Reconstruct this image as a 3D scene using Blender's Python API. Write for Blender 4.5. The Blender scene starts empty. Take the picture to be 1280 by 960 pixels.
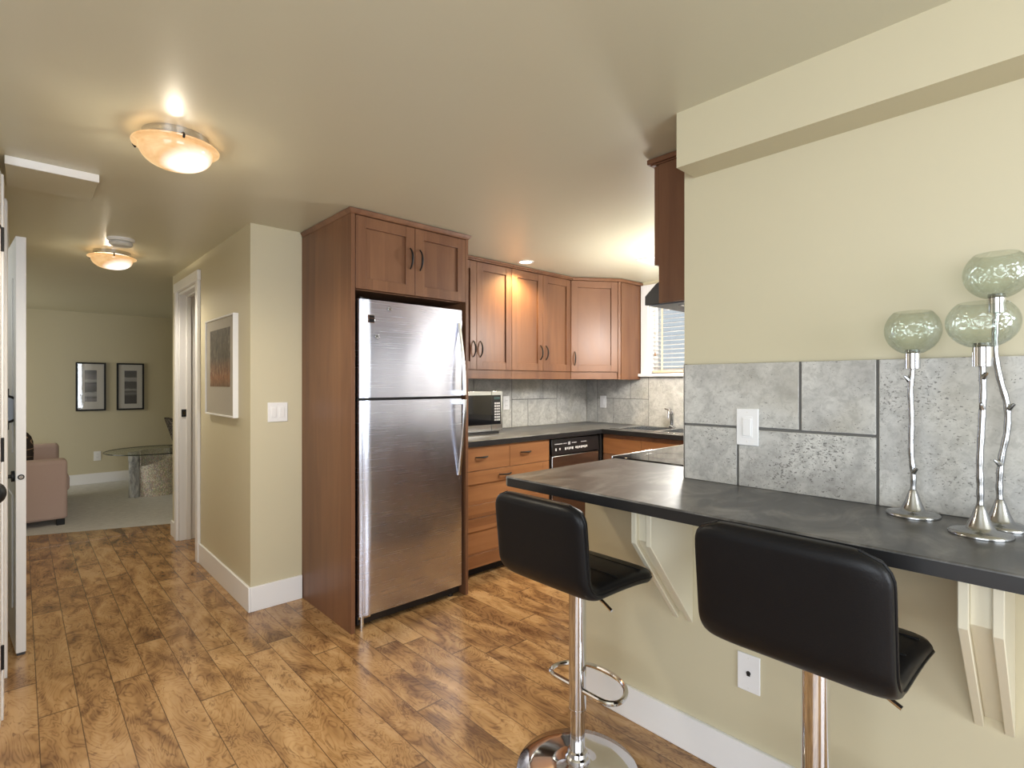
import bpy, bmesh, math, random
from mathutils import Vector, Matrix
C = bpy.context.scene.collection
S = bpy.context.scene
random.seed(7)
PI = math.pi

# ------------------------------------------------------------------ camera, light, exposure
YAW = math.radians(43.0437)
cam_d = bpy.data.cameras.new('camera'); cam = bpy.data.objects.new('camera', cam_d); C.objects.link(cam)
cam.location = (0, 0, 1.29); cam.rotation_euler = (PI/2, 0, -YAW)
cam_d.sensor_width = 36; cam_d.lens = 36*658.5/1280; cam_d.shift_y = -1/1280; cam_d.clip_start = .02
S.camera = cam
S.view_settings.view_transform = 'Standard'; S.view_settings.look = 'None'
S.view_settings.exposure = 0.12; S.view_settings.gamma = 1.0; S.view_settings.use_curve_mapping = False
S.cycles.use_denoising = True
S.cycles.max_bounces = 10; S.cycles.diffuse_bounces = 6; S.cycles.glossy_bounces = 5
S.cycles.transparent_max_bounces = 16; S.cycles.sample_clamp_indirect = 6.0
S.cycles.caustics_reflective = False; S.cycles.caustics_refractive = False

world = bpy.data.worlds.new('sky'); S.world = world; world.use_nodes = True
wb = world.node_tree.nodes['Background']; wb.inputs[0].default_value = (.84, .92, 1, 1); wb.inputs[1].default_value = .72

def area(name, loc, rot, sx, sy, power, col=(1, 1, 1)):
    d = bpy.data.lights.new(name, 'AREA'); d.shape = 'RECTANGLE'; d.size = sx; d.size_y = sy; d.energy = power; d.color = col
    o = bpy.data.objects.new(name, d); C.objects.link(o); o.location = loc; o.rotation_euler = rot; return o
def point(name, loc, power, col, r=.03):
    d = bpy.data.lights.new(name, 'POINT'); d.energy = power; d.color = col; d.shadow_soft_size = r
    o = bpy.data.objects.new(name, d); C.objects.link(o); o.location = loc; return o
# daylight through the sitting room window and added, unseen rear and side windows
DAY = (.90, .96, 1.04)
area('added_rear_daylight', (.55, -2.62, 1.32), (PI/2, 0, 0), 1.9, 1.5, 92, DAY)
area('added_side_daylight', (-1.42, -.55, 1.32), (0, -PI/2, 0), 1.4, 2.2, 54, DAY)
area('sitting_room_window_daylight', (-1.83, 7.5, 1.35), (0, -PI/2+.55, 0), 1.2, 1.5, 32, (1, .95, .84))
point('closet_fill', (-.62, 3.75, 1.75), 7, (.92, .96, 1), .12)  # unseen fill light, added to lift the dark face of the hall door

CEIL = 2.195

# ------------------------------------------------------------------ mesh helpers
class MB:
    def __init__(s): s.bm = bmesh.new()
    def face(s, vs):
        try: return s.bm.faces.new(vs)
        except ValueError: return None
    def hexa(s, p):          # 8 points: bottom 4 ccw, top 4 ccw
        v = [s.bm.verts.new(q) for q in p]
        for f in ((0,3,2,1),(4,5,6,7),(0,1,5,4),(1,2,6,5),(2,3,7,6),(3,0,4,7)): s.face([v[i] for i in f])
        return s
    def box(s, x0, x1, y0, y1, z0, z1):
        return s.hexa([(x0,y0,z0),(x1,y0,z0),(x1,y1,z0),(x0,y1,z0),(x0,y0,z1),(x1,y0,z1),(x1,y1,z1),(x0,y1,z1)])
    def fbox(s, F, u0, u1, d0, d1, z0, z1):   # F=(origin, u, n): d measured along the outward normal
        O, u, n = F; g = lambda a, d, z: O + u*a + n*d + Vector((0,0,z))
        return s.hexa([g(u0,d0,z0),g(u1,d0,z0),g(u1,d1,z0),g(u0,d1,z0),g(u0,d0,z1),g(u1,d0,z1),g(u1,d1,z1),g(u0,d1,z1)])
    def rings(s, rs, cap0=True, cap1=True, closed=True):
        R = [[s.bm.verts.new(p) for p in r] for r in rs]; n = len(R[0])
        for a, b in zip(R, R[1:]):
            for i in range(n if closed else n-1):
                j = (i+1) % n; s.face([a[i], a[j], b[j], b[i]])
        if cap0: s.face(list(reversed(R[0])))
        if cap1: s.face(R[-1])
        return s
    def lathe(s, prof, c=(0,0,0), seg=32, cap0=True, cap1=True, sx=1, sy=1):
        c = Vector(c)
        return s.rings([[c + Vector((r*sx*math.cos(2*PI*i/seg), r*sy*math.sin(2*PI*i/seg), z)) for i in range(seg)] for r, z in prof], cap0, cap1)
    def tube(s, pts, rad, seg=12, closed=False):
        pts = [Vector(p) for p in pts]; n = len(pts)
        if not hasattr(rad, '__len__'): rad = [rad]*n
        T = []
        for i in range(n):
            a = pts[(i-1) % n] if (closed or i) else pts[0]; b = pts[(i+1) % n] if (closed or i < n-1) else pts[-1]
            T.append((b-a).normalized())
        up = Vector((0,0,1)) if abs(T[0].z) < .9 else Vector((1,0,0))
        N = (up - T[0]*up.dot(T[0])).normalized(); R = []
        for i in range(n):
            N = (N - T[i]*N.dot(T[i])).normalized(); B = T[i].cross(N)
            R.append([pts[i] + (N*math.cos(2*PI*k/seg) + B*math.sin(2*PI*k/seg))*rad[i] for k in range(seg)])
        if closed: R.append(R[0]); 
        if closed:
            V = [[s.bm.verts.new(p) for p in r] for r in R[:-1]]
            for i in range(n):
                a, b = V[i], V[(i+1) % n]
                for k in range(seg): s.face([a[k], a[(k+1)%seg], b[(k+1)%seg], b[k]])
            return s
        return s.rings(R)
    def cyl(s, p0, p1, r0, r1=None, seg=24):
        return s.tube([p0, p1], [r0, r0 if r1 is None else r1], seg)
    def ext(s, poly, vec):                    # extrude polygon (list of 3d points) along vec
        vec = Vector(vec); a = [Vector(p) for p in poly]
        return s.rings([a, [p+vec for p in a]])
    def sph(s, c, r, sx=1, sy=1, sz=1, u=20, v=12):
        bmesh.ops.create_uvsphere(s.bm, u_segments=u, v_segments=v, radius=r,
            matrix=Matrix.Translation(Vector(c)) @ Matrix.Diagonal((sx, sy, sz, 1))); return s

def tag(o, label=None, cat=None, group=None, kind=None):
    if label: o['label'] = label
    if cat: o['category'] = cat
    if group: o['group'] = group
    if kind: o['kind'] = kind
    return o
ORG = {}
def thing(name, loc, label, cat, group=None, rz=0, local=False, kind=None):
    o = bpy.data.objects.new(name, None); C.objects.link(o); o.empty_display_size = .05
    o.location = loc; o.rotation_euler = (0, 0, rz); ORG[o.name] = Vector((0,0,0)) if local else Vector(loc)
    return tag(o, label, cat, group, kind)
def build(mb, name, mat, parent=None, bevel=0, loc=None, smooth=True, angle=32, seg=2):
    bm = mb.bm; bmesh.ops.recalc_face_normals(bm, faces=bm.faces[:])
    me = bpy.data.meshes.new(name); bm.to_mesh(me); bm.free()
    if smooth:
        for p in me.polygons: p.use_smooth = True
        me.set_sharp_from_angle(angle=math.radians(angle))
    o = bpy.data.objects.new(name, me); C.objects.link(o)
    if mat: me.materials.append(mat)
    if parent is not None:
        off = ORG[parent.name]; o.parent = parent
    else:
        off = Vector(loc or (0,0,0)); o.location = off
    if off.length: me.transform(Matrix.Translation(-off))
    ORG[o.name] = off
    if bevel:
        b = o.modifiers.new('bevel', 'BEVEL'); b.width = bevel; b.segments = seg; b.limit_method = 'ANGLE'; b.angle_limit = math.radians(40)
    return o
def struct(name, mb, mat, bevel=0, parent=None):
    o = build(mb, name, mat, parent, bevel)
    if parent is None: o['kind'] = 'structure'
    return o

# ------------------------------------------------------------------ materials
class NT:
    def __init__(s, name):
        s.m = bpy.data.materials.new(name); s.m.use_nodes = True; s.t = s.m.node_tree; s.t.nodes.clear()
        s.out = s.t.nodes.new('ShaderNodeOutputMaterial')
    def put(s, sock, v):
        if hasattr(v, 'links'): s.t.links.new(v, sock)
        elif v is not None:
            if hasattr(sock.default_value, '__len__') and not hasattr(v, '__len__'): v = (v,)*len(sock.default_value)
            if hasattr(sock.default_value, '__len__') and len(sock.default_value) == 4 and len(v) == 3: v = (*v, 1)
            sock.default_value = v
    def node(s, typ, out=0, ins=None, **kw):
        n = s.t.nodes.new('ShaderNode'+typ)
        for k, v in kw.items(): setattr(n, k, v)
        for k, v in (ins or {}).items(): s.put(n.inputs[k], v)
        s.last = n
        return n.outputs[out]
    def math(s, op, a, b=None, c=None):
        ins = {0: a}
        if b is not None: ins[1] = b
        if c is not None: ins[2] = c
        return s.node('Math', 0, ins, operation=op)
    def pos(s): return s.node('TexCoord', 'Object')
    def mapping(s, v, scale=(1,1,1), loc=(0,0,0)): return s.node('Mapping', 0, {'Vector': v, 'Scale': scale, 'Location': loc})
    def noise(s, v, scale, detail=3, rough=.5, dist=0, out=0):
        return s.node('TexNoise', out, {'Vector': v, 'Scale': scale, 'Detail': detail, 'Roughness': rough, 'Distortion': dist})
    def ramp(s, f, stops, interp='LINEAR'):
        n = s.t.nodes.new('ShaderNodeValToRGB'); s.put(n.inputs[0], f); r = n.color_ramp; r.interpolation = interp
        while len(r.elements) < len(stops): r.elements.new(.5)
        for e, (p, c) in zip(r.elements, stops):
            e.position = p; e.color = (*c, 1) if len(c) == 3 else c
        return n.outputs[0]
    def mix(s, f, a, b, mode='MIX'):
        n = s.t.nodes.new('ShaderNodeMix'); n.data_type = 'RGBA'; n.blend_type = mode
        s.put(n.inputs[0], f); s.put(n.inputs[6], a); s.put(n.inputs[7], b); return n.outputs[2]
    def bump(s, h, strength=.2, dist=.01): return s.node('Bump', 0, {'Height': h, 'Strength': strength, 'Distance': dist})
    def bsdf(s, col, rough=.5, metal=0, normal=None, **kw):
        ins = {'Base Color': col, 'Roughness': rough, 'Metallic': metal}
        if normal is not None: ins['Normal'] = normal
        ins.update({k.replace('_', ' '): v for k, v in kw.items()})
        return s.node('BsdfPrincipled', 0, ins)
    def done(s, sh):
        s.t.links.new(sh, s.out.inputs[0]); return s.m
def L(r, g, b):   # sRGB 0-255 to linear
    f = lambda c: c/12.92 if c <= .04045 else ((c+.055)/1.055)**2.4
    return (f(r/255), f(g/255), f(b/255))
def simple(name, col, rough=.5, metal=0, bump=0, bscale=60, **kw):
    n = NT(name); nr = None
    p = n.pos(); nz = n.noise(p, bscale, 3)
    if bump: nr = n.bump(nz, bump, .004)
    c = n.mix(n.math('MULTIPLY', nz, .25), col, tuple(x*.82 for x in col))
    return n.done(n.bsdf(c, rough, metal, nr, **kw))
def paint(name, col, rough, bump=.06):
    n = NT(name); p = n.pos()
    nz = n.noise(p, 1.3, 2); c = n.mix(nz, tuple(x*.97 for x in col), tuple(min(1, x*1.03) for x in col))
    return n.done(n.bsdf(c, rough, 0, n.bump(n.noise(p, 160, 2), bump, .002)))
M = {}
M['wall'] = paint('cream_wall_paint', (.57, .52, .365), .5)
M['wall_grey'] = paint('pale_grey_wall_paint', (.60, .61, .62), .5)
M['ceiling'] = paint('cream_ceiling_paint', (.585, .56, .425), .36, .08)
M['white'] = paint('white_trim_paint', (.82, .82, .825), .35, 0)
M['corbel'] = paint('cream_bracket_paint', (.72, .68, .53), .4, .02)
M['plastic'] = simple('white_plastic', (.82, .82, .82), .35)
M['black'] = simple('black_metal', (.010, .010, .010), .5, Specular_IOR_Level=.3)
M['black_plastic'] = simple('black_plastic', (.012, .012, .013), .28)
M['gap'] = simple('dark_gap', (.01, .008, .007), .6)

def wood_mat(name, base, dark, rough=.33, horiz=False):
    n = NT(name); p = n.pos()
    x = n.node('SeparateXYZ', 0, {0: p}); sep = n.last
    X, Y, Z = sep.outputs
    h = n.math('ADD', n.math('MULTIPLY', X, 1.0), n.math('MULTIPLY', Y, 1.03))
    a, b = (Z, h) if horiz else (h, Z)
    stave = n.math('FLOOR', n.math('DIVIDE', a, .085))
    tone = n.node('TexWhiteNoise', 0, {'W': stave}, noise_dimensions='1D')
    v = n.node('CombineXYZ', 0, {0: n.math('MULTIPLY', a, 46), 1: n.math('MULTIPLY', b, 3.2), 2: n.math('MULTIPLY', stave, 3.7)})
    g = n.noise(v, 1.0, 5, .6, .6)
    v2 = n.node('CombineXYZ', 0, {0: n.math('MULTIPLY', a, 9), 1: n.math('MULTIPLY', b, 1.1), 2: stave})
    g2 = n.noise(v2, 1.0, 3, .5, 1.2)
    f = n.math('ADD', n.math('ADD', n.math('MULTIPLY_ADD', g, .20, .12), n.math('MULTIPLY', g2, .38)), n.math('MULTIPLY', n.math('SUBTRACT', tone, .5), .20))
    c = n.ramp(f, [(.22, dark), (.62, base), (.85, tuple(min(1, q*1.25) for q in base))])
    return n.done(n.bsdf(c, n.math('ADD', n.math('MULTIPLY', g, .12), rough), 0, n.bump(g, .03, .002), Specular_IOR_Level=.35))
M['wood'] = wood_mat('medium_brown_cabinet_wood', (.235, .115, .058), (.120, .052, .028))
M['woodh'] = wood_mat('medium_brown_drawer_wood', (.38, .175, .072), (.19, .080, .033), .33, True)

def floor_mat():
    n = NT('laminate_planks'); p = n.pos(); n.node('SeparateXYZ', 0, {0: p}); X, Y, Z = n.last.outputs
    W = .121
    u = n.math('DIVIDE', n.math('SUBTRACT', X, .051), W); col = n.math('FLOOR', u); fu = n.math('FRACT', u)
    r1 = n.node('TexWhiteNoise', 0, {'W': col}, noise_dimensions='1D')
    v = n.math('DIVIDE', n.math('ADD', Y, n.math('MULTIPLY', r1, 3.7)), 1.22); row = n.math('FLOOR', v); fv = n.math('FRACT', v)
    idv = n.node('CombineXYZ', 0, {0: col, 1: row, 2: 0})
    rnd = n.node('TexWhiteNoise', 0, {'Vector': idv}, noise_dimensions='2D')
    q = n.node('CombineXYZ', 0, {0: n.math('MULTIPLY', X, 7.0), 1: n.math('MULTIPLY', Y, 2.6), 2: n.math('MULTIPLY', rnd, 37)})
    big = n.noise(q, 1.15, 2, .5, 1.2)
    fig = n.noise(q, 1.05, 3, .5, 1.8)
    rings = n.math('POWER', n.math('ABSOLUTE', n.math('SINE', n.math('MULTIPLY', fig, 36))), .6)
    fine = n.noise(n.node('CombineXYZ', 0, {0: n.math('MULTIPLY', X, 90), 1: n.math('MULTIPLY', Y, 8), 2: rnd}), 1, 3, .6, .5)
    f = n.math('ADD', n.math('ADD', n.math('MULTIPLY_ADD', big, 1.15, -.30), n.math('MULTIPLY', rings, .20)), n.math('MULTIPLY', fine, .14))
    f = n.math('ADD', f, n.math('MULTIPLY', n.math('SUBTRACT', rnd, .5), .16))
    c = n.ramp(f, [(.16, (.105, .048, .020)), (.34, (.225, .118, .047)), (.54, (.375, .215, .090)), (.80, (.50, .315, .15))])
    blot = n.noise(q, 2.3, 3, .6, 2.0); bm_ = n.ramp(n.math('ADD', blot, n.math('MULTIPLY', n.math('SUBTRACT', rings, .5), -.10)), [(.56, (0,0,0)), (.66, (1,1,1))])
    c = n.mix(n.math('MULTIPLY', bm_, .55), c, (.10, .045, .020))
    eu = n.math('GREATER_THAN', n.math('ABSOLUTE', n.math('SUBTRACT', fu, .5)), .487)
    ev = n.math('GREATER_THAN', n.math('ABSOLUTE', n.math('SUBTRACT', fv, .5)), .4965)
    e = n.math('MAXIMUM', eu, n.math('MULTIPLY', ev, .8))
    c = n.mix(n.math('MULTIPLY', e, .78), c, (.045, .022, .011))
    nr = n.bump(n.math('SUBTRACT', n.math('MULTIPLY', fine, .3), e), .12, .003)
    return n.done(n.bsdf(c, n.math('MULTIPLY_ADD', fine, .12, .17), 0, nr))
M['floor'] = floor_mat()

def carpet_mat():
    n = NT('grey_carpet'); p = n.pos()
    a = n.noise(n.mapping(p, (14, 60, 30)), 1, 4, .7); b = n.noise(p, 300, 2)
    c = n.ramp(a, [(.3, (.50, .50, .495)), (.7, (.78, .78, .77))])
    return n.done(n.bsdf(c, .95, 0, n.bump(b, .6, .006)))
M['carpet'] = carpet_mat()

def tile_mat():
    n = NT('grey_travertine'); p = n.pos()
    rnd = n.node('NewGeometry', 'Random Per Island')
    q = n.node('VectorMath', 0, {0: p, 1: n.node('CombineXYZ', 0, {0: n.math('MULTIPLY', rnd, 9), 1: n.math('MULTIPLY', rnd, 5), 2: n.math('MULTIPLY', rnd, 7)})}, operation='ADD')
    a = n.noise(q, 7, 5, .6, .8); b = n.noise(q, 60, 4, .65, .4); cl = n.noise(q, 2.6, 2, .5, .4)
    c = n.ramp(a, [(.3, L(168, 167, 164)), (.5, L(196, 195, 190)), (.7, L(216, 215, 209))])
    b2 = n.ramp(n.noise(q, 38, 5, .75, .6), [(.46, (0,0,0)), (.60, (1,1,1))])
    c = n.mix(n.math('MULTIPLY', b, .35), c, L(120, 118, 114)); c = n.mix(n.math('MULTIPLY', b2, .42), c, L(128, 126, 122))
    warm = n.ramp(cl, [(.58, (0,0,0)), (.72, (1,1,1))]); c = n.mix(n.math('MULTIPLY', warm, .30), c, L(168, 158, 128))
    pit = n.noise(n.mapping(q, (1, 1, 1.6)), 130, 2, .6, .5); msk = n.noise(q, 5.5, 2)
    pm = n.ramp(n.math('ADD', pit, n.math('MULTIPLY', msk, .42)), [(.868, (0,0,0)), (.90, (1,1,1))])
    c = n.mix(n.math('MULTIPLY', pm, .8), c, L(84, 82, 78))
    c = n.mix(n.math('MULTIPLY', rnd, .14), c, L(205, 203, 196))
    nr = n.bump(n.math('SUBTRACT', n.math('MULTIPLY', b, .3), pm), .22, .003)
    return n.done(n.bsdf(c, .55, 0, nr))
M['tile'] = tile_mat()
M['grout'] = simple('grey_grout', L(104, 103, 100), .9, bump=.2)

def counter_mat():
    n = NT('charcoal_laminate'); p = n.pos()
    a = n.noise(n.mapping(p, (5, 9, 5)), 1.0, 5, .65, 1.0); b = n.noise(p, 220, 2)
    c = n.ramp(a, [(.34, (.036, .036, .037)), (.48, (.075, .074, .073)), (.57, (.13, .127, .124)), (.70, (.21, .206, .20))])
    return n.done(n.bsdf(c, n.math('MULTIPLY_ADD', a, .2, .25), 0, n.bump(b, .07, .001), Specular_IOR_Level=.6))
M['counter'] = counter_mat()
def steel_mat(name, col=.60, rough=.24, wav=.35, cool=1.01):
    n = NT(name); p = n.pos()
    g = n.noise(n.mapping(p, (3, 3, 240)), 1, 3, .6)
    w = n.noise(n.mapping(p, (4.2, 4.2, 1.5)), 1, 1, .4)
    nr = n.bump(w, wav, .02)
    c = n.mix(g, (col*.88, col*.90, col*.89*cool), (col*1.03, col*1.05, col*1.06*cool))
    return n.done(n.bsdf(c, n.math('MULTIPLY_ADD', g, .1, rough-.04), 1, nr, Anisotropic=.4))
M['steel'] = steel_mat('brushed_stainless_steel', .66, .25, .5, 1.13)
M['steel_plain'] = steel_mat('satin_steel', .62, .22, .02)
M['chrome'] = simple('polished_chrome', (.72, .72, .74), .07, 1)
M['silver'] = simple('hammered_silver', (.40, .405, .41), .2, 1, bump=.15, bscale=45)
def leather_mat():
    n = NT('black_leather'); p = n.pos()
    v = n.node('TexVoronoi', 0, {'Vector': p, 'Scale': 420}); w = n.noise(p, 9, 2)
    return n.done(n.bsdf((.006, .006, .007), n.math('MULTIPLY_ADD', w, .16, .30), 0, n.bump(n.math('ADD', n.math('MULTIPLY', v, .4), n.math('MULTIPLY', w, 1.6)), .10, .004), Specular_IOR_Level=.22))
M['leather'] = leather_mat()
M['dark_glass'] = simple('black_glass', (.008, .008, .01), .05)
M['hood'] = simple('black_enamel', (.02, .02, .024), .3)
M['sofa'] = simple('mauve_upholstery', (.50, .375, .335), .9, bump=.3, bscale=260)
def fabric_band(name, dark, light, sc):
    n = NT(name); p = n.pos(); a = n.noise(p, sc, 2, .5, 1.2)
    w = n.math('ABSOLUTE', n.math('SINE', n.math('MULTIPLY', a, 22)))
    return n.done(n.bsdf(n.ramp(w, [(.12, light), (.24, dark)]), .85))
M['pillow'] = fabric_band('dark_striped_fabric', (.025, .016, .012), (.30, .20, .12), 5)
M['zebra'] = fabric_band('dark_patterned_fabric', (.02, .014, .012), (.42, .36, .28), 7)
def mosaic_mat():
    n = NT('shell_mosaic'); p = n.pos(); d = n.node('TexVoronoi', 0, {'Vector': n.mapping(p, (1.6, 1.6, 1)), 'Scale': 55}); c = n.last.outputs['Color']
    col = n.mix(n.ramp(d, [(.25, (0,0,0)), (.6, (1,1,1))]), (.88, .84, .74), (.52, .47, .40))
    return n.done(n.bsdf(n.mix(.25, col, c, 'SOFT_LIGHT'), .6, 0, n.bump(d, .5, .01)))
M['mosaic'] = mosaic_mat()
def stone_mat():
    n = NT('rough_stone'); p = n.pos(); a = n.noise(n.mapping(p, (14, 14, 5)), 1, 5, .7, 1)
    return n.done(n.bsdf(n.ramp(a, [(.35, (.16, .165, .17)), (.55, (.46, .47, .46)), (.72, (.70, .70, .66))]), .7, 0, n.bump(a, .6, .02)))
M['stone'] = stone_mat()
def thin_glass(name, tint, rough=.03, bump=0, bs=70, gl=.10):
    n = NT(name); nr = None; p = n.pos()
    if bump:
        v = n.node('TexVoronoi', 0, {'Vector': p, 'Scale': bs}, feature='DISTANCE_TO_EDGE'); nr = n.bump(v, bump, .006)
    fr = n.node('LayerWeight', 'Facing', {'Blend': .28})
    tr = n.node('BsdfTransparent', 0, {0: n.mix(fr, tint, tuple(q*.82 for q in tint))})
    g = {'Color': (.95, .97, .96, 1), 'Roughness': rough}
    if nr is not None: g['Normal'] = nr
    gs = n.node('BsdfGlossy', 0, g)
    f = n.math('ADD', n.math('MULTIPLY', fr, .30), gl)
    return n.done(n.node('MixShader', 0, {0: f, 1: tr, 2: gs}))
M['crackle'] = thin_glass('green_crackle_glass', (.95, .972, .955), .06, .6, 75, .035)
M['tabletop_glass'] = thin_glass('table_glass', (.96, .98, .97), .02, gl=.03)
M['pane'] = thin_glass('window_glass', (.96, .98, .98), .01, gl=.04)
M['picture_glass'] = thin_glass('picture_glass', (1, 1, 1), .02, gl=.05)
def lamp_glass():
    n = NT('amber_alabaster_glass'); p = n.pos()
    a = n.noise(p, 9, 4, .6, 1.5)
    d = n.node('VectorMath', 'Value', {0: p, 1: (.035, -.045, -.125)}, operation='DISTANCE')
    core = n.ramp(d, [(.055, (1,1,1)), (.10, (0,0,0))])
    amber = n.ramp(a, [(.35, (.74, .38, .13)), (.65, (.90, .60, .29))])
    col = n.mix(core, amber, (1, .97, .93)); st = n.math('MULTIPLY_ADD', core, .6, .80)
    em = n.node('Emission', 0, {0: col, 1: st})
    bs = n.bsdf((.30, .22, .14), .15)
    return n.done(n.node('AddShader', 0, {0: em, 1: bs}))
M['lamp_glass'] = lamp_glass()
def emit(name, col, st):
    n = NT(name); p = n.pos(); nz = n.noise(p, 5, 1)
    return n.done(n.node('Emission', 0, {0: col, 1: n.math('MULTIPLY_ADD', nz, st*.1, st*.95)}))
M['bulb'] = emit('warm_bulb', (1, .88, .66), 10)
M['blind'] = simple('white_wood_slats', (.80, .78, .74), .4)
def print_mat(name, bands):
    # three landscape photographs stacked in one mat opening
    n = NT(name); p = n.pos(); n.node('SeparateXYZ', 0, {0: p}); X, Y, Z = n.last.outputs
    a = n.noise(n.mapping(p, (9, 9, 34)), 1, 5, .65, 1)
    z = n.math('ADD', Z, n.math('MULTIPLY', a, .05))
    c = n.ramp(n.math('DIVIDE', z, .40), bands)
    c = n.mix(n.math('MULTIPLY', a, .6), c, (.05, .05, .06))
    return n.done(n.bsdf(c, .4))
def painting_mat():
    n = NT('dark_abstract_painting'); p = n.pos(); n.node('SeparateXYZ', 0, {0: p}); Z = n.last.outputs[2]
    a = n.noise(n.mapping(p, (30, 30, 14)), 1, 5, .7, 1.2); b = n.noise(n.mapping(p, (60, 60, 20), (3,1,2)), 1, 3, .6)
    top = n.ramp(a, [(.3, (.02, .018, .014)), (.55, (.09, .075, .055)), (.75, (.30, .27, .22))])
    mid = n.ramp(a, [(.3, (.05, .02, .01)), (.52, (.28, .11, .04)), (.7, (.40, .30, .20))])
    low = n.ramp(b, [(.35, (.02, .016, .01)), (.7, (.16, .10, .05))])
    f1 = n.ramp(n.math('DIVIDE', Z, .6), [(.40, (0,0,0)), (.62, (1,1,1))]); f2 = n.ramp(n.math('DIVIDE', Z, .6), [(.26, (0,0,0)), (.42, (1,1,1))])
    return n.done(n.bsdf(n.mix(f1, n.mix(f2, low, mid), top), .5))
M['mat_board'] = simple('off_white_mat_board', (.76, .75, .73), .8)
M['mat_grey'] = simple('taupe_mat_board', (.40, .37, .31), .8)
M['outlet_hole'] = M['gap']

# ------------------------------------------------------------------ the room shell
XW = 1.735          # face of the bar wall
m = MB().box(-3.2, 4.4, -3.0, 5.52, -.10, 0); struct('floor', m, M['floor'])
m = MB(); m.hexa([(-3.2,5.52,-.10),(4.4,5.52,-.10),(4.4,9.0,-.10),(-3.2,9.0,-.10),(-3.2,5.52,0.0),(4.4,5.52,0.0),(4.4,9.0,0.0),(-3.2,9.0,0.0)])
struct('floor_sitting_room', m, M['carpet'])
m = MB().ext([(-3.2,5.5205,.0005),(1.08,5.5205,.0005),(1.08,5.63,.0005),(-.05,6.06,.0005),(-3.2,6.06,.0005)], (0,0,.004)); struct('floor_hall_end', m, M['floor'])
m = MB().box(-3.2, 4.4, -3.0, 5.22, CEIL, CEIL+.12); struct('ceiling', m, M['ceiling'])
m = MB().box(-3.2, 4.4, 5.22, 9.0, CEIL, CEIL+.12); struct('ceiling_sitting_room', m, M['ceiling'])
# bar wall with its stub end, and the lower half wall under the counter
m = MB().box(XW, 1.865, -2.8, .955, .956, CEIL); struct('wall_bar', m, M['wall'])
m = MB().box(1.72, 1.85, -2.8, 1.395, 0, .92); struct('wall_half', m, M['wall'])
m = MB().box(1.61, XW, -2.8, .915, 2.012, CEIL); struct('trim_1', m, M['wall'])       # dropped soffit along the bar wall
m = MB().box(1.705, 1.72, -2.8, 1.395, 0, .125); struct('baseboard_bar', m, M['white'], .003)
# kitchen
WY, WXR = 3.31, 4.10
m = MB().box(1.865, 4.3, .68, .80, 0, CEIL); struct('wall_kitchen_front', m, M['wall_grey'])
m = MB().box(1.24, 4.3, WY, WY+.12, 0, CEIL); struct('wall_kitchen_back', m, M['wall'])
wy0, wy1, wz0, wz1 = 1.62, 2.60, 1.375, 2.09
m = MB().box(WXR, WXR+.14, .8, wy0, 0, CEIL).box(WXR, WXR+.14, wy1, WY, 0, CEIL).box(WXR, WXR+.14, wy0, wy1, 0, wz0).box(WXR, WXR+.14, wy0, wy1, wz1, CEIL)
struct('wall_kitchen_right', m, M['wall'])
# hallway right wall, doorway, pillar face
HX = .95
m = MB().box(HX, HX+.12, 3.18, 4.36, 0, CEIL).box(HX+.12, 1.24, 3.18, 3.30, 0, CEIL).box(HX, HX+.12, 5.02, 5.25, 0, CEIL).box(HX, HX+.12, 4.36, 5.02, 2.03, CEIL)
struct('wall_hall_right', m, M['wall'])
m = MB().box(HX-.014, HX, 3.166, 4.298, 0, .14).box(HX, 1.238, 3.166, 3.18, 0, .14); struct('baseboard_pillar', m, M['white'], .003)
m = MB().box(HX-.014, HX, 5.085, 5.264, 0, .125).box(HX, HX+.12, 5.25, 5.264, 0, .125); struct('baseboard_hall_end', m, M['white'], .003)
m = (MB().box(HX-.022, HX, 4.30, 4.365, 0, 2.03).box(HX-.022, HX, 5.015, 5.08, 0, 2.03).box(HX-.024, HX, 4.29, 5.09, 2.03, 2.105)
     .box(HX, HX+.13, 5.0, 5.02, 0, 2.03).box(HX, HX+.13, 4.36, 4.372, 0, 2.03).box(HX, HX+.13, 4.372, 5.0, 2.01, 2.03)
     .box(HX+.05, HX+.085, 4.988, 5.0, 0, 2.01).box(HX+.05, HX+.085, 4.372, 5.0, 1.998, 2.01))
o = struct('trim_2', m, M['white'], .004)
m = MB().box(HX+.016, HX+.05, 4.9935, 5.0, 1.015, 1.075); k = build(m, 'strike_plate', M['black'], o)
m = MB().box(HX+.026, HX+.040, 4.9925, 4.9945, 1.03, 1.06); build(m, 'strike_hole', M['chrome'], k)
# room behind the doorway
m = MB().box(2.6, 2.7, 3.43, 5.25, 0, CEIL).box(HX+.12, 2.7, 5.13, 5.25, 0, CEIL); struct('wall_side_room', m, M['wall'])
# sitting room
m = MB().box(-2.0, 3.2, 8.64, 8.76, 0, CEIL); struct('wall_back', m, M['wall'])
m = MB().box(-2.0, 3.2, 8.625, 8.64, 0, .13); struct('baseboard_back', m, M['white'], .003)
m = (MB().box(-2.0, -1.88, 5.4, 6.75, 0, CEIL).box(-2.0, -1.88, 8.35, 8.64, 0, CEIL).box(-2.0, -1.88, 6.75, 8.35, 0, .72).box(-2.0, -1.88, 6.75, 8.35, 1.98, CEIL))
struct('wall_sitting_left', m, M['wall'])
m = MB().box(3.1, 3.2, 5.25, 8.64, 0, CEIL).box(2.7, 3.1, 5.13, 5.25, 0, CEIL); struct('wall_sitting_right', m, M['wall'])
m = MB().box(-2.0, -.10, 5.28, 5.40, 0, CEIL); struct('wall_sitting_front', m, M['wall'])
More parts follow.
